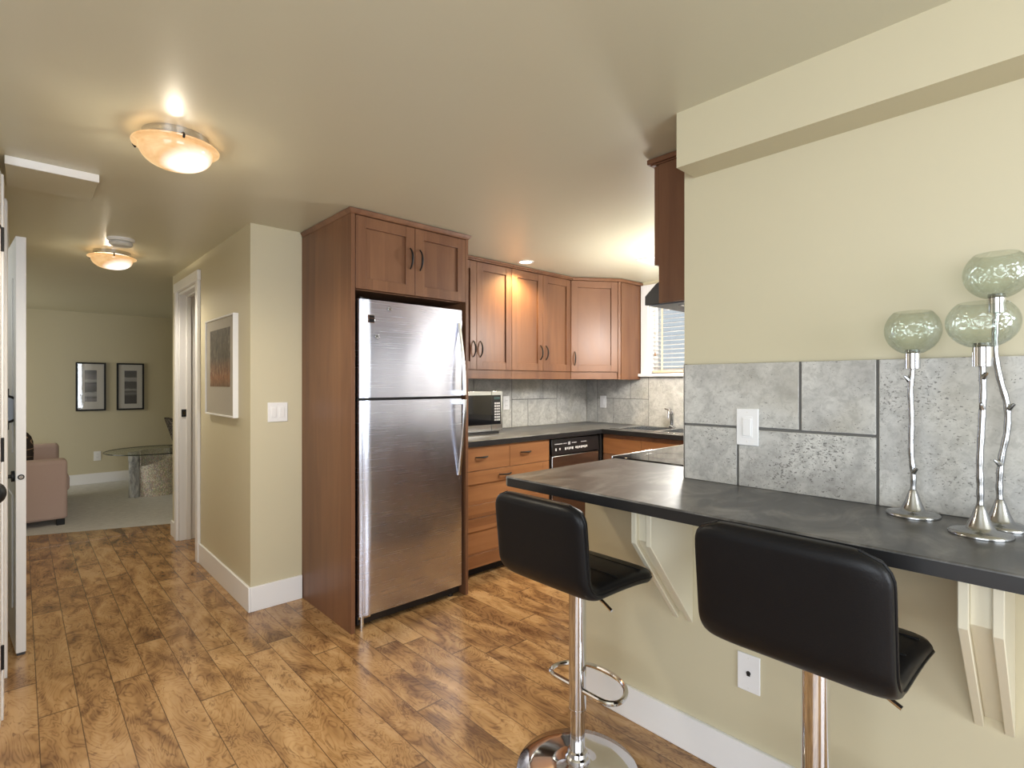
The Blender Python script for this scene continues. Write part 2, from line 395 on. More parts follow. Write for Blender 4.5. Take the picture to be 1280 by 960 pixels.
# hallway left wall with two doorways
m = MB().box(-.16, -.06, 2.80, 3.28, 0, CEIL).box(-.16, -.06, 4.22, 5.28, 0, CEIL).box(-.16, -.06, 3.28, 4.22, 2.08, CEIL).box(-1.5, -.16, 2.80, 2.90, 0, CEIL)
struct('wall_hall_left', m, M['wall'])
m = MB().box(-1.2, -1.1, 2.9, 5.28, 0, CEIL); struct('wall_closet', m, M['wall'])
m = (MB().box(-.06, -.040, 3.19, 3.30, 0, 2.09).box(-.16, -.047, 3.28, 3.30, 0, 2.08).box(-.06, -.048, 4.20, 4.30, 0, 2.09).box(-.06, -.044, 3.28, 4.30, 2.06, 2.12)
     .box(-.06, -.046, 2.80, 2.92, 0, 2.09).box(-.06, -.052, 2.92, 3.19, 0, .13))
struct('trim_3', m, M['white'], .003)
# room around the camera
m = (MB().box(-1.62, -1.5, -2.8, -1.75, 0, CEIL).box(-1.62, -1.5, .65, 2.9, 0, CEIL).box(-1.62, -1.5, -1.75, .65, 0, .58).box(-1.62, -1.5, -1.75, .65, 2.06, CEIL))
struct('wall_left', m, M['wall_grey'])
m = (MB().box(-1.62, -.45, -2.92, -2.8, 0, CEIL).box(1.55, 1.865, -2.92, -2.8, 0, CEIL).box(-.45, 1.55, -2.92, -2.8, 0, .5).box(-.45, 1.55, -2.92, -2.8, 2.1, CEIL))
struct('wall_rear', m, M['wall_grey'])
m = (MB().box(-.045, .25, 2.905, 3.24, CEIL-.03, CEIL)); struct('trim_4', m, M['ceiling'], .003)
m = (MB().box(-.045, .252, 2.895, 2.905, CEIL-.034, CEIL)); struct('trim_5', m, M['white'], .002)

# door 2: leaf standing open into the hall (rotated about its far hinge edge)
def leaf(name, x, y, ang, w, t, h, panels):
    o = bpy.data.objects.new(name, None); C.objects.link(o); o.location = (x, y, 0); o.rotation_euler = (0, 0, ang); o['kind'] = 'structure'; ORG[o.name] = Vector((0,0,0))
    m = MB().box(-t/2, t/2, 0, w, .012, h)
    d = build(m, 'door_leaf', M['white'], o, .002)
    m = MB()
    for sx in (-1, 1):
        for z0, z1 in panels:
            for y0, y1 in ((.11, w/2-.04), (w/2+.04, w-.11)):
                xx = sx*(t/2)
                m.box(min(xx, xx+sx*.006), max(xx, xx+sx*.006), y0, y1, z0, z1)
    build(m, 'raised_panels', M['white'], o, .005)
    return o
d2 = leaf('door_2', .0035, 3.415, .0835, .78, .037, 1.985, ((.2, .75), (.95, 1.8)))
m = MB().cyl((-.013, .055, .845), (-.030, .055, .845), .026); k = build(m, 'rosette', M['black'], d2)
m = MB().tube([(-.030,.055,.845),(-.060,.055,.845),(-.066,.065,.843),(-.066,.12,.835),(-.064,.15,.822)], [.009,.009,.009,.008,.006]); build(m, 'lever_handle', M['black'], d2)
m = MB().cyl((0, .0015, .845), (0, -.003, .845), .0125, seg=20); k = build(m, 'latch_ring', M['black'], d2)
m = MB().cyl((0, -.0025, .845), (0, -.006, .845), .008, seg=20); build(m, 'latch_bolt', M['chrome'], k)
m = MB().box(-.014, .016, .004, .02, 0, .012).box(-.014, .016, .03, .05, 0, .012); build(m, 'bottom_seal', M['black_plastic'], d2)
# small round mirror on the hidden face of that door
o = thing('round_mirror', (-.024, 3.48, 1.165), 'small round mirror with black rim hung on the open white hall door', 'mirror')
m = MB()
cx, cy, cz, R_ = -.056, 3.50, 1.165, .064
m.tube([(cx+R_*math.cos(a)*.95, cy, cz+R_*math.sin(a)) for a in [2*PI*i/28 for i in range(28)]], .006, 8, True); build(m, 'rim', M['black'], o)
m = MB().cyl((cx, cy-.002, cz), (cx, cy+.003, cz), R_-.003, seg=28); build(m, 'mirror_disc', simple('dull_mirror', (.16, .17, .18), .4, .3), o)
for b3 in ((cx+.006, cx+.018, cy-.004, cy+.004, cz+R_-.004, cz+R_+.035), (cx+.006, cx+.018, cy-.004, cy+.004, cz-R_-.035, cz-R_+.004), (cx+.010, cx+.034, cy+.003, cy+.012, cz-.02, cz+.02)):
    build(MB().box(*b3), 'bracket_arm', M['black'], o)
# door 1: leaf hinged at the stub wall, swung towards the camera
d1 = leaf('door_1', -.0725, 2.775, PI+.0, .80, .042, 2.085, ((.2, .75), (.95, 1.85)))
d1.rotation_euler = (0, 0, PI - .052)
for z in (.26, 1.04, 1.83):
    m = MB().cyl((-.0245, .022, z-.045), (-.0245, .022, z+.045), .006, seg=14).box(-.0235, -.0205, .028, .07, z-.045, z+.045); build(m, 'hinge', M['black'], d1)
m = MB().cyl((-.021, .735, .985), (-.030, .735, .985), .026); k = build(m, 'rosette', M['black'], d1)
m = MB().cyl((-.030, .735, .985), (-.048, .735, .985), .010).sph((-.062, .735, .985), .026, .85, .85, 1.15); build(m, 'knob', M['black'], d1)

# ------------------------------------------------------------------ windows
def window(name, axis, w0, w1, z0, z1, face, depth, sgn, panes=2):
    # frame set in a wall opening; axis is the wall's normal axis
    o = bpy.data.objects.new(name, None); C.objects.link(o); o['kind'] = 'structure'; ORG[o.name] = Vector((0,0,0))
    f = lambda m, a0, a1, d0, d1, c0, c1: m.box(min(d0,d1), max(d0,d1), a0, a1, c0, c1) if axis == 'x' else m.box(a0, a1, min(d0,d1), max(d0,d1), c0, c1)
    m = MB(); d0, d1 = face + sgn*depth*.55, face + sgn*depth*.9; b = .045
    f(m, w0, w0+b, d0, d1, z0, z1); f(m, w1-b, w1, d0, d1, z0, z1); f(m, w0+b, w1-b, d0, d1, z0, z0+b); f(m, w0+b, w1-b, d0, d1, z1-b, z1)
    for i in range(1, panes):
        c = w0 + (w1-w0)*i/panes; f(m, c-.02, c+.02, d0, d1, z0+b, z1-b)
    build(m, 'window_frame', M['white'], o, .003)
    m = MB(); f(m, w0+b, w1-b, face+sgn*depth*.70, face+sgn*depth*.74, z0+b, z1-b); build(m, 'window_pane', M['pane'], o)
    return o
w1 = window('window_1', 'x', wy0, wy1, wz0, wz1, WXR, .14, 1)
m = (MB().box(WXR-.018, WXR, wy1, wy1+.075, wz0-.01, wz1+.075).box(WXR-.018, WXR, wy0-.075, wy0, wz0-.01, wz1+.075).box(WXR-.018, WXR, wy0, wy1, wz1, wz1+.075)
     .box(WXR, WXR+.075, wy1-.012, wy1, wz0, wz1)); build(m, 'window_casing', M['white'], w1, .003)
m = MB().box(WXR-.045, WXR+.07, wy0-.09, wy1+.09, wz0-.028, wz0); build(m, 'window_sill', M['white'], w1, .004)
window('window_2', 'y', -.45, 1.55, .5, 2.1, -2.8, .12, -1, 3)  # unseen rear window, added to let daylight in behind the camera
window('window_3', 'x', -1.75, .65, .58, 2.06, -1.5, .12, -1, 3)  # side window out of view, added as a further daylight source
window('window_4', 'x', 6.75, 8.35, .72, 1.98, -1.88, .12, -1, 2)
# blind in the kitchen window
o = thing('window_blind', (WXR+.04, 2.1, wz0), 'white wooden slat blind hanging in the kitchen window above the sink', 'blind')
m = MB().box(WXR+.02, WXR+.07, wy0+.01, wy1-.02, wz1-.05, wz1-.002); build(m, 'head_rail', M['blind'], o, .003)
m = MB(); z = wz0 + .06
while z < wz1-.06:
    m.hexa([(WXR+.020, wy0+.012, z-.004), (WXR+.064, wy0+.012, z+.004), (WXR+.064, wy1-.022, z+.004), (WXR+.020, wy1-.022, z-.004),
            (WXR+.020, wy0+.012, z-.001), (WXR+.064, wy0+.012, z+.007), (WXR+.064, wy1-.022, z+.007), (WXR+.020, wy1-.022, z-.001)]); z += .038
build(m, 'slats', M['blind'], o)
m = MB().box(WXR+.022, WXR+.066, wy0+.012, wy1-.022, wz0+.006, wz0+.026); build(m, 'bottom_rail', simple('warm_white_rail', (.80, .62, .42), .4), o, .003)
tape = simple('cream_tape', (.75, .66, .50), .8)
for y in (wy1-.12, wy0+.14): build(MB().box(WXR+.019, WXR+.0205, y-.008, y+.008, wz0+.02, wz1-.04), 'ladder_tape', tape, o)
m = MB().tube([(WXR+.012, wy1-.055, wz1-.04), (WXR+.012, wy1-.055, 1.56)], .0016, 6); k = build(m, 'pull_cord', simple('cream_cord', (.7, .6, .45), .8), o)
m = MB().lathe([(.003, .03), (.008, .012), (.010, 0), (.004, -.004)], (WXR+.012, wy1-.055, 1.535), 12); build(m, 'cord_tassel', simple('brown_tassel', (.26, .13, .06), .5), k)

# ------------------------------------------------------------------ tile backsplashes
def tiles(name, F, rects, d, loc, label, gap=.006, trim=None):
    t = thing(name, loc, label, 'backsplash')
    u0 = min(r[0] for r in rects); u1 = max(r[1] for r in rects); z0 = min(r[2] for r in rects); z1 = max(r[3] for r in rects)
    m = MB().fbox(F, u0, u1, .0005, d*.72, z0, z1); build(m, 'grout_bed', M['grout'], t)
    m = MB(); rnd = random.Random(3)
    for (a, b, c, e) in rects:
        g = gap/2; j = lambda: rnd.uniform(-.0012, .0012)
        m.fbox(F, a + (g if a > u0+.001 else 0) + j()*.5, b - (g if b < u1-.001 else 0) + j()*.5, d*.4, d, c + (g if c > z0+.001 else 0), e - (g if e < z1-.001 else 0))
    build(m, 'tiles', M['tile'], t, .0018)
    if trim:
        m = MB()
        for (a, b, c, e) in trim: m.fbox(F, a, b, .0005, d+.001, c, e)
        build(m, 'edge_trim', M['steel_plain'], t)
    return t
# bar: u runs from the stub end (y=.947) towards the camera side
F = (Vector((XW, .947, 0)), Vector((0,-1,0)), Vector((-1,0,0)))
cz = .956
tiles('tile_backsplash', F, [(.003, .38, 1.146, 1.355), (.38, .576, 1.144, 1.355), (.003, .192, cz, 1.146), (.192, .576, cz, 1.144), (.576, .99, cz, 1.355),
      (.99, 1.20, 1.15, 1.355), (.99, 1.40, cz, 1.15), (1.20, 1.61, 1.15, 1.355), (1.40, 1.61, cz, 1.15), (1.61, 2.03, cz, 1.355)], .02, (XW, .5, cz),
      'grey pitted stone tile backsplash above the black bar counter', .0075, [(0, .003, cz, 1.358)])
KZ = .913
F = (Vector((2.02, WY, 0)), Vector((1,0,0)), Vector((0,-1,0)))
tiles('tile_backsplash', F, [(0, .24, KZ, 1.15), (0, .44, 1.15, 1.335), (.24, .64, KZ, 1.15), (.44, .64, 1.15, 1.335), (.64, 1.06, KZ, 1.335), (1.06, 1.255, KZ, 1.149), (1.255, 1.635, KZ, 1.149), (1.06, 1.45, 1.149, 1.335), (1.45, 1.635, 1.149, 1.335), (1.635, 2.068, KZ, 1.335)], .01, (3.0, WY, KZ),
      'pale grey tile backsplash behind the microwave under the wall cabinets', .005)
F = (Vector((WXR, WY-.011, 0)), Vector((0,-1,0)), Vector((-1,0,0)))
tiles('tile_backsplash', F, [(0, .13, KZ, 1.345), (.13, .315, KZ, 1.146), (.13, .51, 1.146, 1.345), (.315, .70, KZ, 1.146), (.51, .70, 1.146, 1.345), (.70, 1.12, KZ, 1.345), (1.12, 1.32, KZ, 1.146), (1.32, 1.72, KZ, 1.146), (1.12, 1.52, 1.146, 1.345), (1.52, 1.72, 1.146, 1.345), (1.72, 2.11, KZ, 1.345)], .01, (WXR, 2.4, KZ),
      'pale grey tile backsplash behind the sink below the window', .005)

# ------------------------------------------------------------------ kitchen cabinets
V = Vector
def shaker(m, F, u0, u1, z0, z1, d0=0, t=.020, st=.058, rt=None, rb=None):
    rt = rt or st; rb = rb or st
    m.fbox(F, u0, u0+st, d0, d0+t, z0, z1); m.fbox(F, u1-st, u1, d0, d0+t, z0, z1)
    m.fbox(F, u0+st, u1-st, d0, d0+t-.0006, z1-rt, z1); m.fbox(F, u0+st, u1-st, d0, d0+t-.0006, z0, z0+rb)
    m.fbox(F, u0+st, u1-st, d0, d0+t-.011, z0+rb, z1-rt)
def bow(F, u, z, d, ln=.115, vert=True, r=.0052):
    O, uu, n = F; m = MB(); pts = []; rad = []
    for i in range(13):
        s = -1 + 2*i/12; off = s*ln/2; dd = d + .002 + .026*(1-abs(s)**2.4)
        pts.append(O + (uu*u + V((0,0,z+off)) if vert else uu*(u+off) + V((0,0,z))) + n*dd); rad.append(r*(1.25-.5*abs(s)))
    m.tube(pts, rad, 8); return m
def door(F, parent, u0, u1, z0, z1, hu=None, hz=None, name='door', mat='wood', vert=True, **kw):
    m = MB(); shaker(m, F, u0, u1, z0, z1, **kw); d = build(m, name, M[mat], parent, .0014)
    if hu is not None: build(bow(F, hu, hz, kw.get('d0', 0)+kw.get('t', .02), vert=vert), 'handle', M['black'], d)
    return d
CT = 2.165           # top of the cabinet boxes; crown above
# tall surround of the refrigerator
t = thing('refrigerator_cabinet', (1.62, 2.95, 0), 'tall reddish brown wood cabinet surrounding the steel refrigerator', 'cabinet')
F = (V((0, 2.557, 0)), V((1,0,0)), V((0,-1,0)))
build(MB().box(1.241, 1.263, 2.537, 3.300, 0, CT), 'side_panel', M['wood'], t, .0015)
build(MB().box(1.984, 2.004, 2.537, 3.300, 0, CT), 'side_panel', M['wood'], t, .0015)
build(MB().box(1.263, 1.984, 2.58, 3.300, 1.78, CT), 'cabinet_box', M['wood'], t)
m = MB(); z0 = CT
m.rings([[(1.2405,2.536,z0),(2.0045,2.536,z0),(2.0045,3.16,z0),(1.2405,3.16,z0)], [(1.232,2.527,z0+.012),(2.013,2.527,z0+.012),(2.013,3.17,z0+.012),(1.232,3.17,z0+.012)],
         [(1.226,2.521,z0+.026),(2.019,2.521,z0+.026),(2.019,3.175,z0+.026),(1.226,3.175,z0+.026)]]); build(m, 'crown_moulding', M['wood'], t, .003)
door(F, t, 1.266, 1.6225, 1.782, CT-.004, 1.592, 1.985)
door(F, t, 1.6255, 1.982, 1.782, CT-.004, 1.656, 1.985)

def wall_cab(name, x0, x1, label):
    t = thing(name, ((x0+x1)/2, 3.12, 1.385), label, 'cabinet', 'wall cabinets over the back counter')
    F = (V((0, 2.95, 0)), V((1,0,0)), V((0,-1,0)))
    build(MB().box(x0+.0005, x1-.0005, 2.951, WY, 1.385, CT), 'cabinet_box', M['wood'], t)
    c = (x0+x1)/2
    door(F, t, x0+.0015, c-.0015, 1.388, CT-.003, c-.032, 1.535); door(F, t, c+.0015, x1-.0015, 1.388, CT-.003, c+.032, 1.535)
    build(MB().box(x0+.0005, x1-.0005, 2.936, 2.954, 1.322, 1.3845), 'light_rail', M['wood'], t, .0015)
    build(MB().box(x0+.0005, x1-.0005, 2.918, 3.2, CT, CT+.010).box(x0+.0005, x1-.0005, 2.910, 3.2, CT+.010, CT+.026), 'crown_moulding', M['wood'], t, .002)
wall_cab('wall_cabinet', 2.0465, 2.7355, 'brown wall cabinet with two doors nearest the refrigerator, above the microwave')
wall_cab('wall_cabinet', 2.7355, 3.4245, 'brown wall cabinet with two doors between its twin and the angled corner cabinet')
# corner cabinet
t = thing('corner_wall_cabinet', (3.8, 3.05, 1.385), 'brown corner wall cabinet with one angled door beside the window', 'cabinet')
A, B = V((3.428, 2.945, 0)), V((3.80, 2.70, 0)); u = (B-A).normalized(); n = V((u.y, -u.x, 0)); Fd = (A, u, n); ln = (B-A).length
poly = [(3.428,WY,0),(3.428,2.945,0),(3.80,2.70,0),(WXR-.001,2.70,0),(WXR-.001,WY,0)]
up = lambda z, s=0: [V((x, y, z)) for x, y, _ in poly]
build(MB().ext(up(1.322), (0,0,CT-1.322)), 'cabinet_box', M['wood'], t)
door(Fd, t, .004, ln-.028, 1.388, CT-.003, .034, 1.50, d0=.002)
build(MB().fbox(Fd, .004, ln-.028, .001, .012, 1.324, 1.384), 'light_rail', M['wood'], t, .0012)
build(MB().fbox(Fd, ln-.024, ln, .0005, .021, 1.322, CT-.001), 'corner_stile', M['wood'], t, .0012)
build(MB().box(3.802, WXR-.002, 2.684, 2.6995, 1.322, CT-.001), 'end_panel', M['wood'], t, .0012)
cp = [(3.428, 2.913), (3.79, 2.672), (WXR-.001, 2.660), (WXR-.001, 3.2), (3.428, 3.2)]
build(MB().ext([V((x,y,CT)) for x,y in cp], (0,0,.026)), 'crown_moulding', M['wood'], t, .003)
# base cabinet with drawers
t = thing('drawer_cabinet', (2.45, 3.0, 0), 'brown base cabinet with drawers between the refrigerator and the dishwasher', 'cabinet')
F = (V((0, 2.72, 0)), V((1,0,0)), V((0,-1,0)))
build(MB().box(2.006, 2.905, 2.721, WY-.012, .07, .870), 'cabinet_box', M['wood'], t)
build(MB().box(2.006, 2.905, 2.775, 2.80, 0, .07), 'toe_kick', M['gap'], t)
for a, b in ((2.008, 2.4985), (2.5015, 2.903)):
    c = a + .20 if a < 2.1 else 2.655
    m = MB().fbox(F, a, b, 0, .020, .711, .868); d = build(m, 'drawer', M['woodh'], t, .0014); build(bow(F, c if a > 2.1 else 2.245, .80, .020, .105, False), 'handle', M['black'], d)
for z0, z1, rt, rb in ((.40, .7075, .085, .085), (.072, .3965, .085, .085)):
    d = door(F, t, 2.008, 2.903, z0, z1, 2.455, z1-.042, 'drawer', 'woodh', False, st=.07, rt=rt, rb=rb)
# sink base cabinet along the right wall
t = thing('sink_cabinet', (3.85, 1.75, 0), 'brown base cabinet under the steel sink along the window wall', 'cabinet')
F = (V((3.55, 2.685, 0)), V((0,-1,0)), V((-1,0,0)))
build(MB().box(3.551, WXR, .81, 2.675, .07, .72).box(3.551, 3.60, .81, 2.675, .72, .870), 'cabinet_box', M['wood'], t)
build(MB().box(3.61, 3.63, .81, 2.66, 0, .07), 'toe_kick', M['gap'], t)
for a, b in ((.012, .3735), (.3765, .75), (.753, 1.12)):
    build(MB().fbox(F, a, b, 0, .02, .712, .838), 'drawer', M['woodh'], t, .0014)
    door(F, t, a, b, .075, .708, b-.035 if a < .3 else a+.035, .62)
build(MB().fbox(F, .012, 1.12, 0, .014, .840, .868), 'top_rail', M['wood'], t)
build(MB().box(3.512, 3.5495, 2.690, 2.72, .07, .870), 'corner_filler', M['gap'], t)

# kitchen countertop with a hole for the sink
t = thing('kitchen_countertop', (3.2, 3.0, .872), 'dark charcoal L-shaped countertop carrying the microwave and the sink', 'countertop')
sx0, sx1, sy0, sy1 = 3.60, 4.02, 1.86, 2.60
m = MB().box(2.006, 4.089, 2.68, 3.2985, .872, .912).box(3.52, sx0, 1.415, 2.68, .872, .912).box(sx1, 4.089, .81, 2.68, .872, .912).box(sx0, sx1, sy1, 2.68, .872, .912).box(sx0, sx1, 1.415, sy0, .872, .912).box(2.72, sx1, .81, 1.415, .872, .912)
build(m, 'slab', M['counter'], t, .003)
build(MB().box(2.006, 3.519, 2.6785, 2.6805, .875, .908).box(3.5185, 3.5205, 1.42, 2.6785, .875, .908), 'edge_band', simple('black_counter_edge', (.012, .012, .013), .35), t)
# sink
t = thing('kitchen_sink', (3.8, 2.2, .912), 'double bowl stainless steel sink set in the counter below the window', 'sink')
m = MB(); a, b, c, d = sx0-.025, sx1+.02, sy0-.025, sy1+.04; mid = 2.235
zt0, zt1 = .9125, .918
m.box(a, sx0+.02, c, d, zt0, zt1).box(sx1-.05, b, c, d, zt0, zt1).box(sx0+.02, sx1-.05, c, sy0+.02, zt0, zt1).box(sx0+.02, sx1-.05, sy1-.02, d, zt0, zt1).box(sx0+.02, sx1-.05, mid-.02, mid+.02, zt0, zt1)
build(m, 'rim', M['steel_plain'], t, .002)
for y0, y1 in ((sy0+.02, mid-.02), (mid+.02, sy1-.02)):
    m = MB(); x0, x1 = sx0+.02, sx1-.05; w = .002; zb = .76
    m.box(x0-w, x0, y0, y1, zb, zt0).box(x1, x1+w, y0, y1, zb, zt0).box(x0, x1, y0-w, y0, zb, zt0).box(x0, x1, y1, y1+w, zb, zt0).box(x0, x1, y0, y1, zb-w, zb)
    k = build(m, 'basin', M['steel_plain'], t); build(MB().cyl(((x0+x1)/2, (y0+y1)/2, zb), ((x0+x1)/2, (y0+y1)/2, zb+.004), .035), 'drain', M['chrome'], k)
t = thing('kitchen_faucet', (4.00, 2.315, .918), 'chrome kitchen faucet standing behind the steel sink', 'faucet')
fx, fy, fz = 4.00, 2.315, .9185
build(MB().lathe([(.028,0),(.028,.012),(.017,.02),(.017,.10),(.020,.105),(.020,.125),(.012,.13)], (fx,fy,fz), 20), 'body', M['chrome'], t)
build(MB().tube([(fx-.012*0 - .16*(1-math.cos(a))/2*1.0, fy-.03*(1-math.cos(a)), fz+.12+.045*math.sin(a)) for a in [PI*i/14 for i in range(15)]] + [(fx-.16, fy-.06, fz+.085)], .0095, 12), 'spout', M['chrome'], t)
build(MB().tube([(fx,fy+.012,fz+.12),(fx+.01,fy+.045,fz+.145),(fx+.012,fy+.075,fz+.155)], [.008,.007,.006], 10), 'lever', M['chrome'], t)
# microwave
t = thing('microwave', (2.405, 3.1, .912), 'silver microwave with black door on the back counter beside the refrigerator', 'microwave')
mx0, mx1, my0, my1, mz0, mz1 = 2.15, 2.664, 2.955, 3.27, .926, 1.232
build(MB().box(mx0, mx1, my0+.03, my1, mz0, mz1), 'case', M['steel_plain'], t, .006)
build(MB().box(mx0, mx1-.112, my0, my0+.03, mz0+.012, mz1), 'door', M['steel_plain'], t, .004)
build(MB().box(mx0+.02, mx1-.112, my0-.003, my0, mz0+.058, mz1-.03), 'door_window', M['dark_glass'], t, .001)
p_ = build(MB().box(mx1-.110, mx1, my0, my0+.03, mz0+.012, mz1), 'control_panel', M['steel_plain'], t, .004)
build(MB().box(mx1-.110, mx1-.022, my0-.003, my0, mz0+.058, mz1-.03), 'keypad_glass', M['dark_glass'], p_, .001)
keym = simple('grey_buttons', (.55, .55, .56), .4)
for r in range(7):
    for c_ in range(3): build(MB().box(mx1-.085+c_*.019, mx1-.072+c_*.019, my0-.0045, my0-.003, mz0+.085+r*.0205, mz0+.098+r*.0205), 'button', keym, p_)
build(MB().box(mx1-.09, mx1-.032, my0-.0045, my0-.003, mz1-.062, mz1-.044), 'display', simple('dim_display', (.03, .06, .06), .1), p_)
build(MB().box(mx0+.03, mx1-.03, my0+.01, my1-.02, .913, .927), 'base', M['black_plastic'], t)
for x in (mx0+.05, mx1-.05):
    for y in (my0+.04, my1-.05): build(MB().cyl((x,y,.9125), (x,y,.927), .014, seg=12), 'foot', M['black_plastic'], t)
# dishwasher
t = thing('dishwasher', (3.21, 3.0, 0), 'stainless dishwasher with black control strip under the back counter', 'dishwasher')
build(MB().box(2.932, 3.498, 2.73, 3.28, .02, .866), 'tub', M['black_plastic'], t)
build(MB().box(2.932, 3.498, 2.695, 2.728, .10, .735), 'door', M['steel_plain'], t, .004)
p_ = build(MB().hexa([(2.93,2.690,.742),(3.50,2.690,.742),(3.50,2.728,.742),(2.93,2.728,.742),(2.93,2.700,.866),(3.50,2.700,.866),(3.50,2.728,.866),(2.93,2.728,.866)]), 'control_panel', M['black_plastic'], t, .006)
m = MB(); lab = simple('white_print', (.75, .75, .76), .4)
yb = 2.6895
for i, x in enumerate([2.965, 3.01] + [3.075+.021*k for k in range(5)] + [3.20+.022*k for k in range(7)]):
    build(MB().box(x, x+.012, yb+.002, yb+.008, .775 + .004*(i % 2), .794), 'button', lab, p_)
m = MB()
gp = simple('grey_print', (.40, .40, .42), .4)
for x0, x1, z0, z1 in ((2.96, 3.05, .822, .828), (3.06, 3.10, .822, .828), (3.115, 3.14, .812, .836), (3.16, 3.215, .822, .828), (3.27, 3.335, .822, .828)): build(MB().box(x0, x1, yb+.005, yb+.0105, z0, z1), 'marking', gp, p_)
build(MB().box(2.932, 3.498, 2.76, 2.79, .0, .095), 'kick_plate', M['black_plastic'], t)
build(MB().box(2.907, 2.930, 2.728, 2.76, .0, .868), 'side_filler', M['gap'], t)

# hood and its cabinet
t = thing('hood_cabinet', (2.24, .98, 1.62), 'dark brown wall cabinet at ceiling height above the range hood', 'cabinet')
build(MB().box(1.868, 1.886, .802, 1.140, 1.610, CT), 'side_panel', M['wood'], t, .0012)
build(MB().box(2.614, 2.632, .802, 1.140, 1.610, CT), 'side_panel', M['wood'], t, .0012)
build(MB().box(1.887, 2.613, .802, 1.139, 1.76, CT), 'cabinet_box', M['wood'], t)
F = (V((0, 1.141, 0)), V((1,0,0)), V((0,1,0)))
for a, b, h_ in ((1.870, 2.2485, 2.215), (2.2515, 2.630, 2.285)): door(F, t, a, b, 1.765, CT-.003, h_, 1.86)
build(MB().box(1.852, 2.648, .96, 1.185, CT+.006, CT+.026).box(1.860, 2.640, .96, 1.175, CT, CT+.006).box(1.87, 2.648, .802, .96, CT, CT+.026), 'crown_moulding', M['wood'], t, .003)
t = thing('range_hood', (2.25, 1.0, 1.612), 'black sloped range hood under the dark wood cabinet', 'range hood')
hp = [(1.218,1.612),(1.218,1.648),(1.166,1.694),(1.143,1.706),(1.143,1.752),(.803,1.752),(.803,1.612)]
build(MB().ext([(1.889, y, z) for y, z in hp], (.722, 0, 0)), 'shell', M['hood'], t, .002)
build(MB().box(1.905, 2.595, .82, 1.20, 1.6085, 1.6125), 'underside', simple('grey_blue_metal', (.16, .19, .24), .35, .3), t)
for a in (1.95, 2.26): build(MB().box(a, a+.29, .88, 1.10, 1.605, 1.609), 'filter', M['steel_plain'], t)
# range under the hood
t = thing('electric_range', (2.33, 1.12, 0), 'electric range with black glass cooktop let into the counter', 'range')
build(MB().box(1.953, 2.707, .805, 1.385, .02, .948), 'body', M['black_plastic'], t)
build(MB().box(1.951, 2.709, .803, 1.424, .949, .961), 'cooktop', M['dark_glass'], t, .003)
build(MB().box(1.951, 2.709, 1.425, 1.433, .940, .963), 'front_trim', M['chrome'], t, .002)
build(MB().box(1.958, 2.702, 1.387, 1.42, .17, .85), 'oven_door', M['steel_plain'], t, .004)
build(MB().tube([(2.0,1.421,.80),(2.0,1.46,.80),(2.66,1.46,.80),(2.66,1.421,.80)], .010, 10), 'oven_handle', M['chrome'], t)
ringm = simple('grey_ring_print', (.16, .16, .16), .3)
for x, y, r in ((2.14,1.26,.10),(2.52,1.26,.08),(2.14,.97,.075),(2.52,.97,.10)): build(MB().tube([(x+r*math.cos(a), y+r*math.sin(a), .9612) for a in [2*PI*i/36 for i in range(36)]], .0007, 6, True), 'burner_ring', ringm, t)
t = thing('end_base_cabinet', (1.9, 1.1, 0), 'narrow brown base panel between the half wall and the range', 'cabinet')
build(MB().box(1.852, 1.945, .81, 1.37, 0, .915), 'cabinet_box', M['wood'], t)
build(MB().box(1.853, 1.944, 1.371, 1.389, .08, .91), 'door', M['wood'], t, .0015)

# ------------------------------------------------------------------ refrigerator
t = thing('refrigerator', (1.63, 2.9, 0), 'tall stainless steel top-freezer refrigerator inside the brown wood surround', 'refrigerator')
rx0, rx1, rf = 1.289, 1.972, 2.548
build(MB().box(rx0+.004, rx1-.004, 2.632, 3.26, .03, 1.72), 'case', M['black_plastic'], t, .004)
def fridge_door(name, z0, z1):
    pl = []
    for i in range(9): a = PI + PI/2*i/8; pl.append((rx0+.020+.020*math.cos(a), rf+.022+.020*math.sin(a)))      # rounded hinge edge
    pl += [(rx0+.0235, rf+.0012), (rx0+.026, rf+.0045), (rx0+.0285, rf+.0012)]
    for i in range(1, 14): s = i/14; pl.append((rx0+.0285+(rx1-.02-rx0-.0285)*s, rf - .0055*math.sin(PI*s)))
    for i in range(7): a = 1.5*PI + PI/2*i/6; pl.append((rx1-.014+.014*math.cos(a), rf+.015+.014*math.sin(a)))
    pl += [(rx1, rf+.078), (rx0, rf+.078)]
    return build(MB().ext([(x, y, z0) for x, y in pl], (0, 0, z1-z0)), name, M['steel'], t, angle=50)
fd = fridge_door('freezer_door', 1.213, 1.732); rd = fridge_door('refrigerator_door', .066, 1.198)
build(MB().box(rx0+.002, rx1-.002, rf+.02, rf+.075, 1.199, 1.212), 'door_gap_seal', M['gap'], t)
